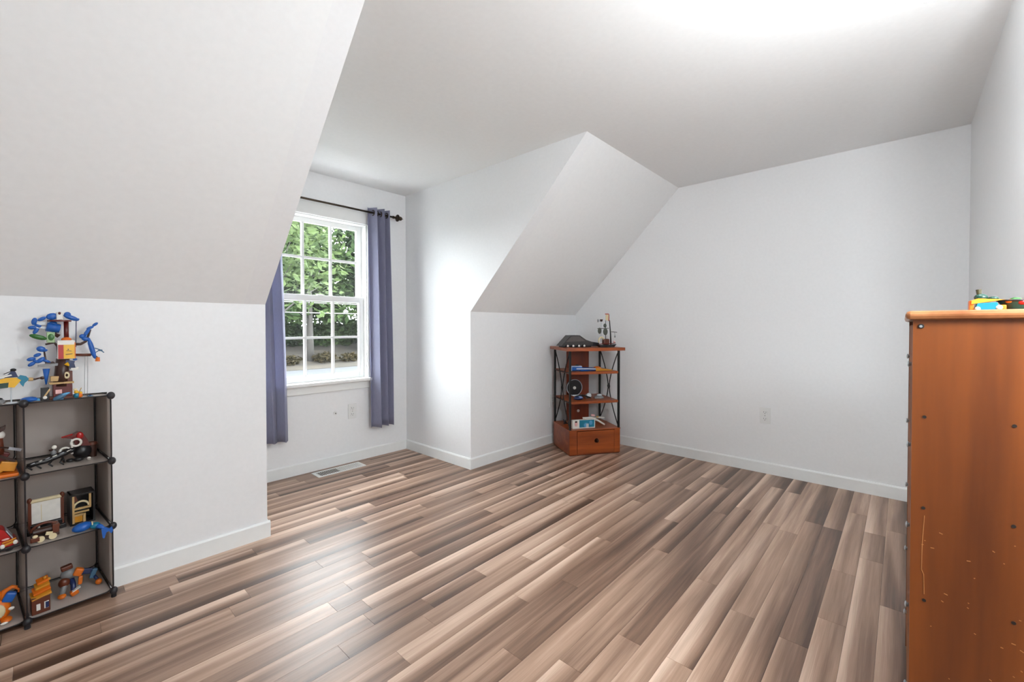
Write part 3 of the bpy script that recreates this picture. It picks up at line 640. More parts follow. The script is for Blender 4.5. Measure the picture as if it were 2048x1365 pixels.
t = Toy('toy_whale', 'blue toy whale with its tail hanging over the middle shelf edge', (-8.4, 2.6, z)); P_ = t.part
P_('whale_body', t.g().sph((-8.6, 2.6, z+1.75), (3.1, 2.2, 1.75), (0, -.12, 0)), 'blue', True); P_('whale_ring', t.g().torus((-5.9, 2.0, z+1.7), 1.3, .22, 'x', 16, 6), 'cream', True); P_('whale_back', t.g().sph((-5.0, 1.4, z+1.4), (1.6, 1.5, 1.3)), 'teal', True)
P_('tail_stalk', t.g().tube([(-4.6, 1.0, z+1.2), (-3.6, -.6, z+.9), (-3.0, -1.6, z+.2)], 1.1, 10, .6), 'blue', True)
P_('tail_fin', t.g().prism([(-3.8, z+.6), (-3.4, z-3.4), (-2.9, z-3.6), (-2.3, z-1.4), (-1.6, z-1.2), (-.8, z-2.4), (-.3, z-1.4), (-.6, z+.4), (-1.4, z-.2), (-2.4, z+.6)], .8, 'xz', -2.2), 'blue')
t = Toy('toy_car', 'shiny red toy car with white headlights on the middle shelf', (-31, 7, z)); P_ = t.part
P_('car_body', t.g().prism([(-37, z+1.0), (-37, z+4.4), (-34.5, z+5.0), (-28.6, z+4.0), (-25.9, z+3.4), (-25.4, z+2.4), (-25.6, z+1.0)], 8, 'xz', 2.6), 'red')
P_('car_cabin', t.g().prism([(-36.5, z+4.6), (-35, z+8.4), (-30.5, z+9.2), (-28.6, z+7.6), (-26.9, z+3.8)], 6.4, 'xz', 3.4), 'red'); P_('windscreen', t.g().box((-27.4, 6.6, z+5.6), (.3, 5.4, 3.6), (0, -.44, 0)), 'silver'); P_('bumper', t.g().box((-28.0, 2.3, z+1.3), (6.0, .8, 1.0), (0, -.1, .0), .2), 'black')
P_('grille', t.g().box((-27.8, 2.4, z+2.9), (3.6, .5, .8), (0, -.22, 0)).box((-27.6, 2.4, z+3.9), (3.4, .4, .4), (0, -.22, 0)), 'gold')
for x_, zz in ((-29.2, 2.3), (-26.1, 2.9)): P_('headlight', t.g().sph((x_, 2.2, z+zz), (.62, .4, .85)), 'white', True)
P_('badge', t.g().sph((-28.4, 2.5, z+4.6), (1.0, .3, .4)), 'pink', True)
for x_ in (-34.6, -27.6):
    for y_ in (3.2, 9.8): P_('wheel', t.g().cyl((x_, y_-.5, z+1.2), (x_, y_+.5, z+1.2), 1.2, 1.2, 16), 'black', 'auto')

# ---- bottom row
z = Z0
t = Toy('toy_cottage', 'brown toy cottage with a layered gold roof on the bottom shelf', (-20, 5, z)); P_ = t.part
wl = P_('cottage_walls', t.g().bx(-22.4, -17.6, 2.6, 8, z, z+6.2, .15), 'brown'); P_('white_window', t.g().bx(-21.2, -20.2, 2.3, 2.6, z+1.5, z+3.8), 'white', parent=wl); P_('dark_window', t.g().bx(-19.2, -18.0, 2.3, 2.6, z+1.5, z+4.0), 'white', parent=wl); P_('window_pane', t.g().bx(-18.9, -18.0, 2.2, 2.35, z+1.6, z+3.8), 'navy', parent=wl)
for k in range(4): P_('roof_layer', t.g().box((-19.9+.25*k, 5+.8*k, z+6.6+1.3*k), (5.4-.7*k, 5.0-.6*k, .9), (.25, -.22, 0), .25), 'gold' if k % 2 == 0 else 'orange')
P_('roof_ball', t.g().sph((-17.6, 6.4, z+10.6), .6).sph((-18.6, 7, z+11.4), .55), 'gold', True)
t = Toy('toy_robot', 'orange and grey toy robot sprawling on the bottom shelf', (-10, 11, z)); P_ = t.part
P_('foot', t.g().sph((-13.9, 8.6, z+.95), (1.3, 1.5, .95)), 'orange', True); P_('foot', t.g().box((-10.4, 8.4, z+1.1), (2.4, 2.6, 2.0), (0, -.4, 0), .5), 'orange'); P_('foot_plate', t.g().box((-9.9, 8.0, z+2.3), (2.6, 1.6, .3), (0, -.45, 0)), 'white')
P_('leg', t.g().tube([(-13.8, 9, z+1.4), (-13.2, 10.5, z+3.2), (-12.4, 12, z+5.2)], .8, 8, 1.1), 'grey', True); P_('leg', t.g().tube([(-10.6, 9, z+1.6), (-10.4, 10.6, z+3.4), (-10.8, 12, z+5.4)], .8, 8, 1.0), 'navy', True)
P_('hip', t.g().sph((-12.9, 11.4, z+5.0), (1.8, 1.5, 1.9)), 'brown', True); P_('torso', t.g().sph((-11.6, 12.6, z+7.6), (2.4, 1.8, 2.2)), 'grey', True); P_('head', t.g().box((-12.0, 12.6, z+10.4), (3.4, 2.4, 1.8), (0, -.15, 0), .4), 'brown')
P_('shoulder', t.g().box((-8.8, 11.6, z+7.6), (2.8, 2.4, 3.0), (0, .5, 0), .6), 'orange'); P_('forearm', t.g().box((-8.4, 10.4, z+4.4), (1.3, 1.4, 3.4), (0, .1, 0), .4), 'orange'); P_('wing', t.g().box((-6.2, 13.6, z+6.0), (5.0, 1.2, 2.2), (0, .35, 0), .3), 'navy'); P_('blaster', t.g().box((-4.2, 12.6, z+4.6), (1.6, 1.6, 3.8), (0, .35, 0), .3), 'steel'); P_('hand', t.g().sph((-2.9, 10.4, z+1.2), (1.1, 1.1, 1.2)), 'orange', True)
P_('arm', t.g().tube([(-4.0, 12.4, z+3.6), (-3.2, 11, z+2.0)], .6, 8), 'navy', True)
t = Toy('toy_creature', 'orange toy creature with a pale belly and a blue pack on the bottom shelf', (-30.5, 7, z)); P_ = t.part
P_('creature_body', t.g().sph((-30.0, 7, z+4.6), (3.0, 2.6, 4.0)), 'orange', True); P_('belly', t.g().sph((-30.4, 5.0, z+4.8), (1.9, 1.3, 2.6)), 'cream', True); P_('blue_pack', t.g().box((-27.6, 6.6, z+8.6), (2.9, 2.4, 3.4), (0, .45, 0), .5), 'blue')
P_('raised_arm', t.g().tube([(-29.6, 7, z+8.2), (-28.6, 7, z+11.0), (-26.8, 6.8, z+11.9), (-25.6, 6.6, z+11.2)], 1.1, 8, .5), 'orange', True); P_('claw', t.g().tube([(-26.0, 6.6, z+11.2), (-25.2, 6.4, z+10.2), (-25.4, 6.3, z+9.3)], .45, 6, .25), 'orange', True); P_('claw', t.g().sph((-27.2, 5.2, z+4.6), (.8, .5, .6)), 'white', True)
P_('head', t.g().sph((-31.2, 7, z+10.0), (2.2, 2.0, 2.0)), 'orange', True)
for x_ in (-31.8, -28.4): P_('foot', t.g().sph((x_, 5.6, z+.9), (1.5, 2.0, .9)), 'orange', True)
P_('toe_claw', t.g().sph((-29.0, 3.8, z+.5), (1.0, .5, .45)), 'white', True)

# ================================================================== wooden stand in the corner
SA = math.radians(-33.6); SOr = Vector((3.037, 2.10, 0)); SU = Vector((math.cos(SA), math.sin(SA), 0)); SV = Vector((-math.sin(SA), math.cos(SA), 0))
def st(u, v, z): return SOr+SU*(u*.01)+SV*(v*.01)+Vector((0, 0, z*.01))
M_CH = wood('cherry_wood', (112, 46, 14), (172, 84, 34), .38, 0, 1.0); M_CHV = wood('cherry_wood_side', (112, 46, 20), (160, 82, 44), .4, 0, 1.0); M_IRON = mat('black_iron', (24, 22, 22), .5, .3)
sw, sdp = 47.5, 40.0
stand = tag(empty('display_stand', st(sw/2, sdp/2, 0), SA), 'cherry wood display stand with black metal X sides and a bottom drawer', 'shelf'); so3 = (sw/2, sdp/2, 0)
def S(): return B(.01, so3)
body = S(); body.bx(0, 1.6, .4, sdp, 0.6, 21.4).bx(sw-1.6, sw, .4, sdp, .6, 21.4).bx(1.6, sw-1.6, sdp-1.2, sdp, .6, 21.4).bx(1.6, sw-1.6, .4, sdp-1.2, .6, 1.8)
body.build('base_body', M_CHV, stand)
S().bx(-.4, sw+.4, -.2, sdp+.2, 21.4, 22.2, .2).build('base_top', M_CH, stand); S().bx(.6, sw-.6, .6, sdp-.6, 0, .7).build('plinth', mat('plinth_dark', (60, 26, 12), .5), stand)
S().bx(0, 7.0, 0, 1.6, .6, 21.4, .15).build('stile', M_CH, stand); S().bx(sw-5.2, sw, 0, 1.6, .6, 21.4, .15).build('stile', M_CH, stand)
dr = S().bx(7.3, sw-5.5, -.3, 1.2, 1.6, 20.8, .25).build('drawer', M_CH, stand)
S().cyl((25, -.3, 12.4), (25, -.8, 12.4), 2.0, 1.8, 18).cyl((25, -.8, 12.4), (25, -2.0, 12.4), .7, .9, 12).sph((25, -2.4, 12.4), (1.3, .7, 1.3)).build('knob', mat('knob_bronze', (64, 36, 24), .35, .7), dr, 'auto')
for zz in (44.5, 70.0): S().bx(1.3, sw-1.3, .5, sdp-1, zz, zz+2.2, .3).build('shelf_board', M_CH, stand)
poly = []
for k in range(13):
    s = k/12; poly.append((-3.2+(sw+6.4)*s, -3.0-2.2*math.sin(PI*s)))
poly += [(sw+3.2, sdp+1.5), (-3.2, sdp+1.5)]
S().prism(poly, 2.6, 'xy', 90.4).build('top_board', M_CH, stand)
S().bx(12.5, 35, sdp-1.6, sdp-.2, 22.2, 90.4).build('back_panel', wood('cherry_back', (96, 34, 14), (138, 58, 24), .35, 2, 1.0), stand)
for x_ in (.9, sw-.9):
    for y_ in (1.1, sdp-1.1): S().bx(x_-.8, x_+.8, y_-.8, y_+.8, 22.2, 90.4).build('post', M_IRON, stand)
    for s_ in (-1, 1):
        pts = []
        for k in range(17):
            zz = 23.2+(89.6-23.2)*k/16; q = abs(k/16-.5)*2
            pts.append((x_, sdp/2+s_*(1.0+(sdp/2-2.6)*q**1.5), zz))
        S().tube(pts, .45, 8).build('side_scroll', M_IRON, stand, True)
    S().torus((x_, sdp/2, 56.4), 1.9, .45, 'x', 20, 8).build('side_ring', M_IRON, stand, True)
    for zz in (45.6, 71.1): S().bx(x_-.4, x_+.4, 1.9, sdp-1.9, zz-.4, zz+.4).build('side_bar', M_IRON, stand)
S().cyl((24.2, sdp-1.6, 31), (24.2, sdp-1.75, 31), 1.4, 1.4, 16).build('sticker', mat('sticker_paper', (214, 200, 192), .7), stand, False, 'small pale round sticker')

# ---- things on the stand
zt = 93.0
t = Toy('toy_spaceship', 'dark grey wedge toy spacecraft on top of the wooden stand', (13, 18, zt), 'stand'); P_ = t.part
hull = []
P_('hull', t.g().prism([(-3.0, zt+1.2), (0, zt+4.4), (6.0, zt+10.6), (14.4, zt+10.6), (20.5, zt+6.6), (27, zt+4.4), (27, zt+1.6), (22, zt+1.2)], 13, 'xz', 12), mat('hull_grey', (58, 54, 54), .5))
P_('deck', t.g().prism([(1.5, zt+5.0), (6.2, zt+9.6), (13.8, zt+9.6), (19, zt+5.4)], 1.6, 'xz', 10.8), mat('deck_grey', (88, 82, 78), .5)); P_('spine', t.g().box((17.4, 17, zt+8.0), (9, 1.2, 1.0), (0, .55, 0)), 'grey'); P_('tail', t.g().prism([(23, zt+5.4), (34, zt+3.6), (34, zt+.6), (23, zt+.8)], 9, 'xz', 14), 'black')
for x_ in (2.4, 7.6, 13.0, 18.0): w_ = P_('wheel', t.g().cyl((x_, 10.4, zt+1.4), (x_, 12.2, zt+1.4), 1.4, 1.4, 16), 'black', 'auto'); P_('hub', t.g().cyl((x_, 10.1, zt+1.4), (x_, 10.4, zt+1.4), .95, .8, 12), 'white', False, w_)
P_('belly', t.g().bx(-1, 26, 13, 24, zt, zt+1.6, .2), 'black')
t = Toy('toy_ship', 'small toy sailing ship with dark sails and a red pennant on the wooden stand', (39.5, 10, zt), 'stand'); P_ = t.part
P_('hull', t.g().prism([(30.6, zt+2.2), (32.4, zt+.0), (45.4, zt+.0), (47.6, zt+2.6), (44, zt+2.2), (38, zt+1.8)], 6, 'xz', 7), 'black'); P_('cabin', t.g().bx(35.6, 41.4, 7.6, 12.4, zt+2.0, zt+7.4, 1.0), 'brown'); P_('rail', t.g().tube([(31, 7.6, zt+2.6), (34.5, 7.4, zt+3.2), (42, 7.4, zt+3.0), (47, 7.8, zt+3.6)], .35, 6), 'darkred')
P_('arch', t.g().torus((33.8, 9, zt+5.6), 3.2, .8, 'y', 16, 8, PI*1.1, .15, .8), 'cream', True)
P_('mast', t.g().tube([(43.6, 10, zt+2), (43.2, 10, zt+12), (42.2, 10, zt+24)], .75, 8, .4), 'black', True); P_('mast', t.g().cyl((38.4, 10, zt+7), (38.4, 10, zt+24), .45, .35, 8), 'grey', True); P_('mast', t.g().cyl((34.2, 10, zt+5), (34.2, 10, zt+24.5), .35, .3, 8), 'clear', True)
P_('pennant', t.g().box((39.8, 10, zt+26.6), (2.8, .8, 5.6), (0, .05, 0), .3), 'cream'); P_('pennant_trim', t.g().box((39.6, 10, zt+29.6), (3.2, 1.0, .7)).box((41.4, 10, zt+26.4), (.6, 1.0, 5.8)), 'red'); P_('crows_nest', t.g().cyl((34.2, 10, zt+22.8), (34.2, 10, zt+24.8), .9, 1.5, 10), 'dbrown', 'auto')
for a in ((32.0, zt+14.6, 3.6, 5.6), (37.6, zt+13.8, 4.6, 6.4), (37.2, zt+19.2, 3.2, 3.8)): P_('sail', t.g().sph((a[0], 8.8, a[1]), (a[2]/2, .9, a[3]/2), (0, 0, 0), 12), mat('sail_green', (84, 88, 80), .6), True)
P_('yard', t.g().cyl((44, 10, zt+13.6), (49.6, 10, zt+13.2), .28, .28, 6).cyl((30, 9, zt+16.6), (41, 9, zt+16.8), .25, .25, 6), 'dbrown'); P_('lookout', t.g().sph((31.0, 10, zt+23.6), (.6, .6, 1.6)).tube([(31, 10, zt+23.4), (34, 10, zt+23.2)], .2, 6), 'grey', True)
P_('anchor', t.g().sph((47.4, 9.6, zt+9.4), (.7, .5, 1.1)).tube([(47.4, 9.6, zt+10), (47.2, 9.8, zt+13.4)], .15, 6), 'grey', True); P_('stern_lamp', t.g().sph((46.4, 9, zt+4.6), (1.0, .8, 1.0)), 'pink', True)
zt = 72.2
t = Toy('toy_jet', 'blue and white toy jet with an orange tip on the stand shelf', (22, 10, zt), 'stand'); P_ = t.part
P_('jet_body', t.g().tube([(5.6, 8, zt+2.0), (12, 8, zt+2.0), (22, 8, zt+1.6), (31, 8, zt+1.2), (34, 8, zt+1.0)], 1.7, 12, .9), 'blue', True); P_('jet_tail', t.g().bx(5.2, 15.4, 8.5, 12, zt+.0, zt+4.6, .6), mat('toy_pale_blue', (168, 184, 214), .4)); P_('jet_stripe', t.g().tube([(9, 6.6, zt+2.2), (22, 6.6, zt+1.9), (29, 7.2, zt+1.5)], .5, 8), 'white', True); P_('jet_wing', t.g().prism([(12, 4), (26, 9), (30, 14), (14, 13)], .5, 'xy', zt+.3), 'blue')
P_('jet_engine', t.g().sph((11.5, 11, zt+4.6), (2.0, 1.2, 1.2)), 'black', True); P_('jet_tip', t.g().prism([(27.5, zt+.0), (27.5, zt+2.6), (33, zt+2.0), (43.5, zt+.6), (43.5, zt+.0)], 3.2, 'xz', 6.6), 'gold'); P_('jet_dome', t.g().sph((31, 12, zt+1.6), (4, 2.4, 2.0)), 'orange', True)
zt = 46.7
t = Toy('toy_disc', 'upright black toy disc with a white rim leaning on the stand back', (17, 31, zt), 'stand'); P_ = t.part
P_('tyre', t.g().cyl((17, 30.2, zt+7.8), (17, 32.4, zt+7.8), 7.6, 7.6, 32), 'black', 'auto'); P_('white_rim', t.g().torus((17, 30.2, zt+7.8), 7.5, .35, 'y', 32, 6), 'silver', True); P_('hub', t.g().cyl((17, 29.7, zt+7.6), (17, 30.2, zt+7.6), 1.4, 1.5, 16), 'white', 'auto')
t = Toy('toy_racer', 'small dark blue toy racer on the lower stand shelf', (14, 10, zt), 'stand'); P_ = t.part
P_('racer_body', t.g().sph((11.6, 8, zt+1.7), (4.6, 3.0, 1.7)), 'navy', True); P_('racer_dome', t.g().sph((12.8, 7, zt+2.4), (2.2, 1.8, 1.4)), mat('toy_dome', (120, 140, 185), .15), True); P_('racer_wing', t.g().tube([(9, 9, zt+2.8), (14, 10, zt+3.8), (19, 11, zt+3.0), (25, 12, zt+1.0)], .8, 8, .6), 'black', True); P_('racer_fin', t.g().box((12, 12, zt+3.6), (8, .5, 1.2)), 'clear')
t = Toy('toy_crystal', 'small pale toy lump beside the dark blue toy racer', (25, 14, zt), 'stand'); P_ = t.part
P_('lump', t.g().sph((24.6, 15, zt+2.4), (2.6, 2.0, 2.4), seg=8), 'clear'); P_('lump_shard', t.g().cyl((22.6, 15, zt), (22.0, 15, zt+4.0), 1.2, .4, 6), 'grey')
t = Toy('toy_rock', 'flat grey toy turtle shell on the lower stand shelf', (33, 13, zt), 'stand'); P_ = t.part
P_('shell', t.g().sph((33.2, 13, zt+.9), (4.6, 3.2, 1.9)).bx(29, 37.4, 10.6, 15.4, zt, zt+.6), 'grey', True); P_('shell_top', t.g().sph((34, 13, zt+2.8), (2.6, 2.0, 1.0)), 'clear', True)
zt = 22.2
t = Toy('picture_box', 'small box with a blue picture standing on the stand base', (15.6, 7, zt), 'stand', 'box'); P_ = t.part
bx_ = P_('box_body', t.g().bx(5.2, 26.2, 5.4, 8.6, zt, zt+7.4, .15), 'white'); P_('blue_print', t.g().bx(11.4, 25.4, 5.2, 5.4, zt+.9, zt+7.2), 'teal', parent=bx_); P_('print_shape', t.g().sph((17.6, 5.2, zt+2.8), (2.4, .15, 2.0)).sph((22, 5.2, zt+4.6), (1.6, .15, 2.0)), 'sky', True, bx_); P_('print_band', t.g().bx(17.6, 20.0, 5.05, 5.2, zt+.9, zt+4.0), 'clear', parent=bx_); P_('figure_print', t.g().sph((8.3, 5.3, zt+4.2), (1.5, .15, 2.2)), 'pink', True, bx_); P_('figure_hair', t.g().sph((8.2, 5.2, zt+6.0), (1.2, .15, .8)), 'dbrown', True, bx_)
t = Toy('toy_glider', 'white toy glider with outspread wings behind the picture box', (28, 14, zt), 'stand'); P_ = t.part
P_('glider_body', t.g().tube([(18, 13, zt+6.8), (26, 12, zt+7.2), (32, 11, zt+4.6), (37, 8.5, zt+1.4)], 1.3, 10, .7), 'white', True); P_('glider_wing', t.g().box((29, 15, zt+6.8), (20, 5, .8), (0, .03, .1), .2), 'white'); P_('glider_engine', t.g().sph((31.5, 12, zt+8.0), (1.4, 1.0, .9)), 'tan', True); P_('glider_fin', t.g().box((28, 14, zt+9.2), (3.6, .6, 1.6), (0, .2, 0)), 'pink'); P_('glider_stand', t.g().cyl((27, 14, zt), (27, 14, zt+6.6), .4, .4, 8).cyl((27, 14, zt), (27, 14, zt+.4), 2.2, 2.0, 16), 'clear')
t = Toy('toy_star', 'tiny dark toy star behind the post on the stand base', (6, 26, zt), 'stand'); P_ = t.part
P_('star', t.g().sph((6, 26, zt+2.2), (1.6, .8, 1.4)).tube([(4, 26, zt+4.0), (8.4, 26, zt+.3)], .5, 6), 'black', True); P_('star_foot', t.g().bx(4.6, 8.6, 25, 27, zt, zt+.6), 'black')

# ================================================================== dresser
DX, DW, DY0, DY1, DZ = 1.35, .68, -.455, -.016, 1.126
M_DS = wood('dresser_side', (88, 40, 9), (130, 67, 20), .42, 2, .55); M_DF = wood('dresser_front', (96, 50, 18), (136, 78, 32), .75, 0, .8); M_DT = wood('dresser_top', (132, 78, 42), (172, 112, 70), .36, 0, .8)
dres = tag(empty('dresser', (DX+DW/2, (DY0+DY1)/2, 0)), 'tall orange brown wooden dresser with scratched side and round knobs', 'dresser'); do = (DX+DW/2, (DY0+DY1)/2, 0)
def D(): return B(1, do)
side = D().bx(DX, DX+.018, DY0, DY1-.001, 0, DZ).build('side_panel', M_DS, dres); D().bx(DX+DW-.018, DX+DW, DY0, DY1, 0, DZ).build('side_panel', M_DS, dres)
D().bx(DX+.018, DX+DW-.018, DY0, DY0+.006, .05, DZ).build('back_board', M_DS, dres); D().bx(DX+.018, DX+DW-.018, DY1-.03, DY1-.012, 0, .075).build('kick_board', M_DF, dres)
D().bx(DX-.014, DX+DW+.014, DY0-.004, DY1+.012, DZ, DZ+.020, .008).build('top_board', M_DT, dres)
M_KN = mat('knob_metal', (176, 184, 190), .3, .6); M_HOLE = mat('screw_hole', (30, 20, 14), .7)
for k in range(5):
    z0 = .085+.2075*k
    d_ = D().bx(DX+.0205, DX+DW-.0205, DY1-.020, DY1-.001, z0, z0+.200, .003).build('drawer_front', M_DF, dres)
    for x_ in (DX+.15, DX+DW-.15): D().cyl((x_, DY1-.001, z0+.1), (x_, DY1+.004, z0+.1), .005, .005, 10).sph((x_, DY1+.004, z0+.1), (.008, .003, .008)).build('drawer_knob', M_KN, d_, True)
    D().bx(DX+.02, DX+DW-.02, DY0+.03, DY1-.02, z0+.01, z0+.016).build('drawer_floor', M_DF, d_)
for y_, z_ in ((-.038, .697), (-.173, .697), (-.041, .486), (-.175, .496), (-.041, .276), (-.175, .286), (-.038, .905), (-.172, .905)):
    D().cyl((DX-.0012, y_, z_), (DX+.001, y_, z_), .0035, .0035, 10).build('screw', M_HOLE, side, False, 'small dark screw head')
D().torus((DX-.0006, -.0305, 1.111), .0042, .0013, 'x', 16, 6).build('cam_cover', M_HOLE, side, True, 'dark ring round a cam fastener'); D().cyl((DX-.001, -.0305, 1.111), (DX+.001, -.0305, 1.111), .0030, .0030, 12).build('cam_bolt', M_KN, side)
rs = random.Random(3)
for k in range(26):       # pale nicks in the varnish
    y_ = -rs.uniform(.03, .20); z_ = rs.uniform(.30, .66); l_ = rs.choice((.0022, .003, .004, .006))
    D().box((DX-.0001, y_, z_), (.0006, l_, .0016), (rs.uniform(-.6, .6), 0, 0)).build('scratch', mat('bare_wood', (178, 118, 64), .7), side)
D().tube([(DX, -.040, .68), (DX, -.037, .62), (DX, -.036, .555), (DX, -.040, .545), (DX, -.041, .50)], .0007, 6).build('scratch', mat('bare_wood', (178, 118, 64), .7), side)

DT = (DZ+.020)*100
t = Toy('toy_boat', 'yellow and blue toy boat with a dark green figure on the dresser', (150, -14.6, DT), 'world'); P_ = t.part
P_('boat_hull', t.g().prism([(-11.9, DT+1.7), (-17.2, DT+2.6), (-13, DT+3.0), (-11.9, DT+2.6)], 4, 'yz', 148), 'gold'); P_('boat_bottom', t.g().prism([(-12.4, DT), (-12.9, DT+1.9), (-16.0, DT+2.0), (-16.4, DT)], 4, 'yz', 148), 'teal'); P_('boat_stripe', t.g().bx(148, 151, -17.4, -16.3, DT, DT+1.4, .2), 'orange'); P_('boat_bow', t.g().bx(148.4, 151.6, -12.4, -11.6, DT, DT+2.6, .2), 'orange'); P_('boat_light', t.g().sph((148, -12.9, DT+.6), .5), 'white', True); P_('boat_light', t.g().sph((148.2, -16.3, DT+.8), .6), 'white', True)
P_('figure_body', t.g().sph((150, -13.6, DT+3.3), (1.0, 1.2, .9)).sph((150, -15.6, DT+3.0), (.8, .9, .5)), 'dgreen', True); P_('figure_head', t.g().cyl((150, -13.3, DT+3.8), (150, -13.2, DT+5.2), .40, .5, 10), mat('toy_olive', (64, 62, 36), .5), 'auto')
t = Toy('toy_bowl', 'small dark green bowl with red and orange pieces on the dresser', (151, -19.0, DT), 'world', 'bowl'); P_ = t.part
P_('bowl', t.g().cyl((151, -19.0, DT), (151, -19.0, DT+2.4), 1.4, 2.8, 20), 'dgreen', 'auto'); P_('bowl_rim', t.g().torus((151, -19.0, DT+2.4), 2.7, .25, 'z', 24, 6), 'black', True); P_('red_piece', t.g().sph((149.2, -19.8, DT+2.0), (1.0, .9, .7)), 'red', True); P_('orange_piece', t.g().sph((149.4, -18.0, DT+2.2), (1.0, .8, .5)), 'orange', True); P_('green_piece', t.g().sph((150, -19, DT+2.6), (1.0, 1.0, .5)), 'green', True)

# ================================================================== outside the window
GZ = -3.2
M_GRASS = mat('verge', (27, 21, 11), .9, 0, .45, .8); M_ROAD = mat('asphalt', (34, 37, 42), .85, 0, .12, 3); M_BARK = mat('bark', (44, 41, 38), .9, 0, .25, 8)
b = B(); b.prism([(YW+.14, .40), (6.4, -2.5), (6.4, -2.6), (YW+.14, .25)], 9, 'yz', -3); structure(b.build('roof', mat('bounce_shingle', (165, 165, 168), .9, 0, .2, 40)), 'unseen pale roof slope added below the dormer window to bounce daylight in')  # added out of view, kept pale to bounce daylight onto the dormer ceiling
b = B(); b.bx(-60, 110, 4.2, 34, GZ-.3, GZ); structure(b.build('ground', mat('lawn', (34, 42, 22), .95, 0, .3, 1.5)), 'lawn in front of the house')
b = B(); b.bx(-60, 110, 34, 44.5, GZ-.3, GZ+.02); structure(b.build('road', M_ROAD), 'grey street beyond the lawn')
b = B(); b.prism([(44.5, GZ-.3), (44.5, GZ+.05), (47, GZ+.6), (56, GZ+2.6), (90, GZ+4.5), (90, GZ-.3)], 170, 'yz', -60); structure(b.build('bank', M_GRASS), 'leaf littered bank across the street')
M_LF = [leaf_material('leaves_'+str(i), a, c) for i, (a, c) in enumerate((((14, 27, 13), (52, 68, 36)), ((10, 21, 10), (38, 54, 27)), ((30, 43, 22), (70, 83, 51))))]
def leaves(o, name, blobs, n, size, m, seed):
    rr = random.Random(seed); vs_, fs = [], []
    for _ in range(n):
        bx0, by0, bz0, rx, ry, rz_ = rr.choice(blobs)
        d = Vector((rr.gauss(0, 1), rr.gauss(0, 1), rr.gauss(0, 1))).normalized()*(rr.random()**.4)
        c = Vector((bx0+d.x*rx, by0+d.y*ry, bz0+d.z*rz_))
        a = Vector((rr.gauss(0, 1), rr.gauss(0, 1), rr.gauss(0, .6))).normalized(); q = a.cross(Vector((rr.gauss(0, 1), rr.gauss(0, 1), rr.gauss(0, 1)))).normalized()
        s = size*rr.uniform(.6, 1.4); k = len(vs_); f_ = a.cross(q)*s*.15
        vs_ += [c-a*s, c+q*s*.45+f_, c+a*s, c-q*s*.45+f_]; fs += [(k, k+1, k+2), (k, k+2, k+3)]
    me = bpy.data.meshes.new(name); me.from_pydata([tuple(v) for v in vs_], [], fs); me.update(); me.materials.append(m)
    l = bpy.data.objects.new(name, me); COL.objects.link(l); l.parent = o; l['kind'] = 'stuff'
    return l
def tree(x, y, z, h, spread, n, size, m, seed, label, r=.25, low=.25):
    rr = random.Random(seed); o = tag(empty('tree', (x, y, z)), label, 'tree', 'trees outside the window')
    lean = rr.uniform(-.3, .3)
    B().tube([(0, 0, -.1), (lean*.3, 0, h*.25), (lean, 0, h*.6), (lean*1.2, .1, h*.92)], r, 10, r*.2).build('trunk', M_BARK, o, True)
    blobs = []
    for k in range(16):
        f = low+(1-low)*rr.random(); a = rr.random()*2*PI; R = spread*(1-abs(f-.55)*1.1)
        p = (lean+math.cos(a)*R*.65, math.sin(a)*R*.65, h*f); blobs.append(p+(spread*.42, spread*.42, h*.12))
        if k < 6: B().tube([(lean*.7, 0, h*(f-.12)), (p[0]*.5+lean*.3, p[1]*.5, h*(f-.05)), p[:3]], r*.3, 6, r*.08).build('branch', M_BARK, o, True)
    leaves(o, 'foliage', blobs, n, size, m, seed+50)
    return o
tree(19.7, 47.5, GZ+.6, 15, 5.0, 3600, .42, M_LF[0], 11, 'tall broadleaf tree with a pale trunk standing on the bank', .42, .36)
tree(27.0, 50, GZ+1.0, 16, 5.2, 3800, .45, M_LF[1], 12, 'dense dark green tree standing across the street', .36, .12)
tree(12.6, 50, GZ+1.0, 16, 5.2, 3600, .45, M_LF[1], 13, 'dark leafy tree at the curtain side of the view', .36, .12)
tree(22.6, 58, GZ+2.6, 19, 7.0, 5200, .5, M_LF[1], 14, 'tall tree rising behind the pale trunk', .4, .04)
tree(33.5, 58, GZ+2.2, 17, 6.0, 3800, .5, M_LF[2], 15, 'light green tree beyond the dense dark one', .4, .04)
tree(8.0, 60, GZ+2.4, 17, 6.0, 3600, .5, M_LF[2], 16, 'light green tree far along the bank', .4, .04)
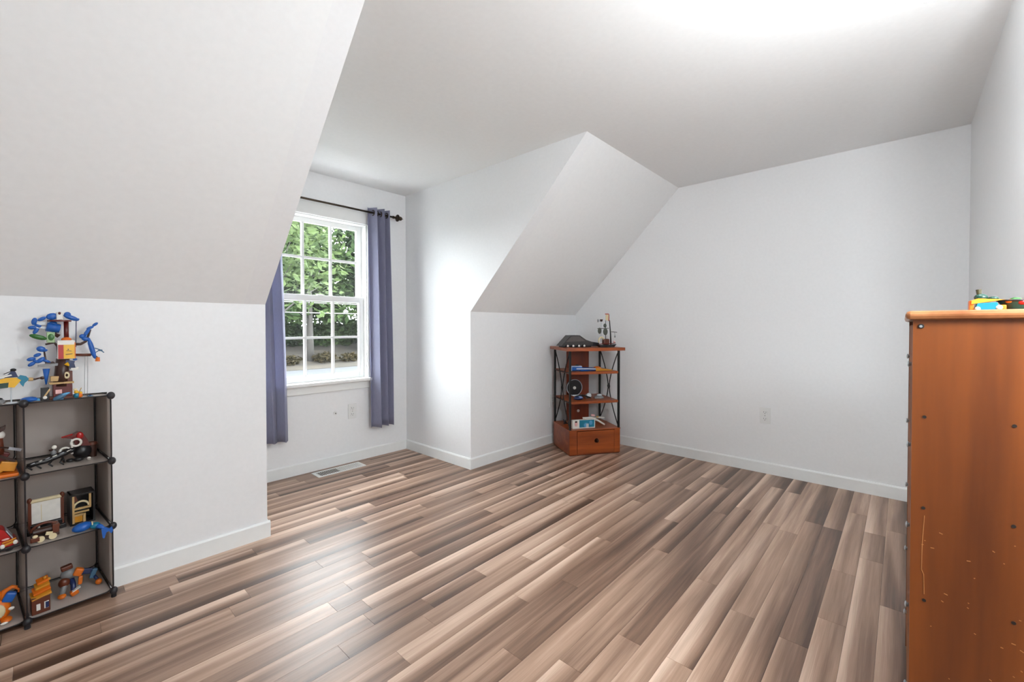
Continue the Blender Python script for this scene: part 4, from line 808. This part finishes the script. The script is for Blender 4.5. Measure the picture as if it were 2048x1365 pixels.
tree(5.0, 14.6, GZ, 9.4, 2.5, 2600, .12, M_LF[2], 17, 'young leafy tree on the lawn close to the house', .10, .56)
for k, (x, y, h_, w_) in enumerate(((16.8, 53, 4.2, 3.4), (21.2, 53.5, 3.6, 3.4), (25.4, 53, 4.4, 3.4), (29.6, 54.5, 4.0, 3.4))):
    o = tag(empty('bush', (x, y, GZ+1.9)), ('tall dark bush left of the pale trunk on the bank', 'rounded dark bush directly behind the pale trunk', 'tall dark bush below the dense green tree', 'broad dark bush at the far end of the bank')[k], 'bush', 'bushes behind the street')
    leaves(o, 'foliage', [(0, 0, h_*.5, w_*.8, 1.6, h_*.5), (-w_*.4, .3, h_*.35, w_*.5, 1.2, h_*.36), (w_*.4, .2, h_*.4, w_*.5, 1.2, h_*.4)], 1500, .34, M_LF[k % 2], 90+k)
    B().tube([(0, 0, -.1), (.05, 0, h_*.6)], .10, 6, .03).build('stem', M_BARK, o)
for k, (x, y, s) in enumerate(((14.5, 46.6, 1.0), (17.2, 46.4, .9), (21.0, 46.6, 1.1), (23.6, 46.5, .9), (26.4, 47.2, 1.2))):
    o = tag(empty('shrub', (x, y, GZ+.45)), ('low brown green shrub at the edge of the street', 'small ochre shrub in front of the pale trunk', 'rounded olive shrub on the bank', 'small dry shrub beside the street', 'wide green shrub below the dense tree')[k], 'shrub', 'shrubs on the bank')
    leaves(o, 'foliage', [(0, 0, .5*s, 1.3*s, .8*s, .6*s)], 260, .22, leaf_material('shrub_'+str(k), (24, 24, 12), (56, 48, 30)), 70+k)
    B().tube([(0, 0, -.1), (.05, 0, .6*s)], .06, 6, .02).build('stem', M_BARK, o)
for k, zz in enumerate((3.35, 2.42)):
    o = tag(empty('power_line', (18, 40, zz)), ('upper', 'lower')[k]+' pale power line strung along the street', 'cable', 'power lines')
    B().tube([(-40, 0, .5), (-20, 0, .05), (0, 0, 0), (20, 0, .05), (50, 0, .6)], .05, 6).build('wire', mat('wire_pale', (74, 74, 72), .6), o)
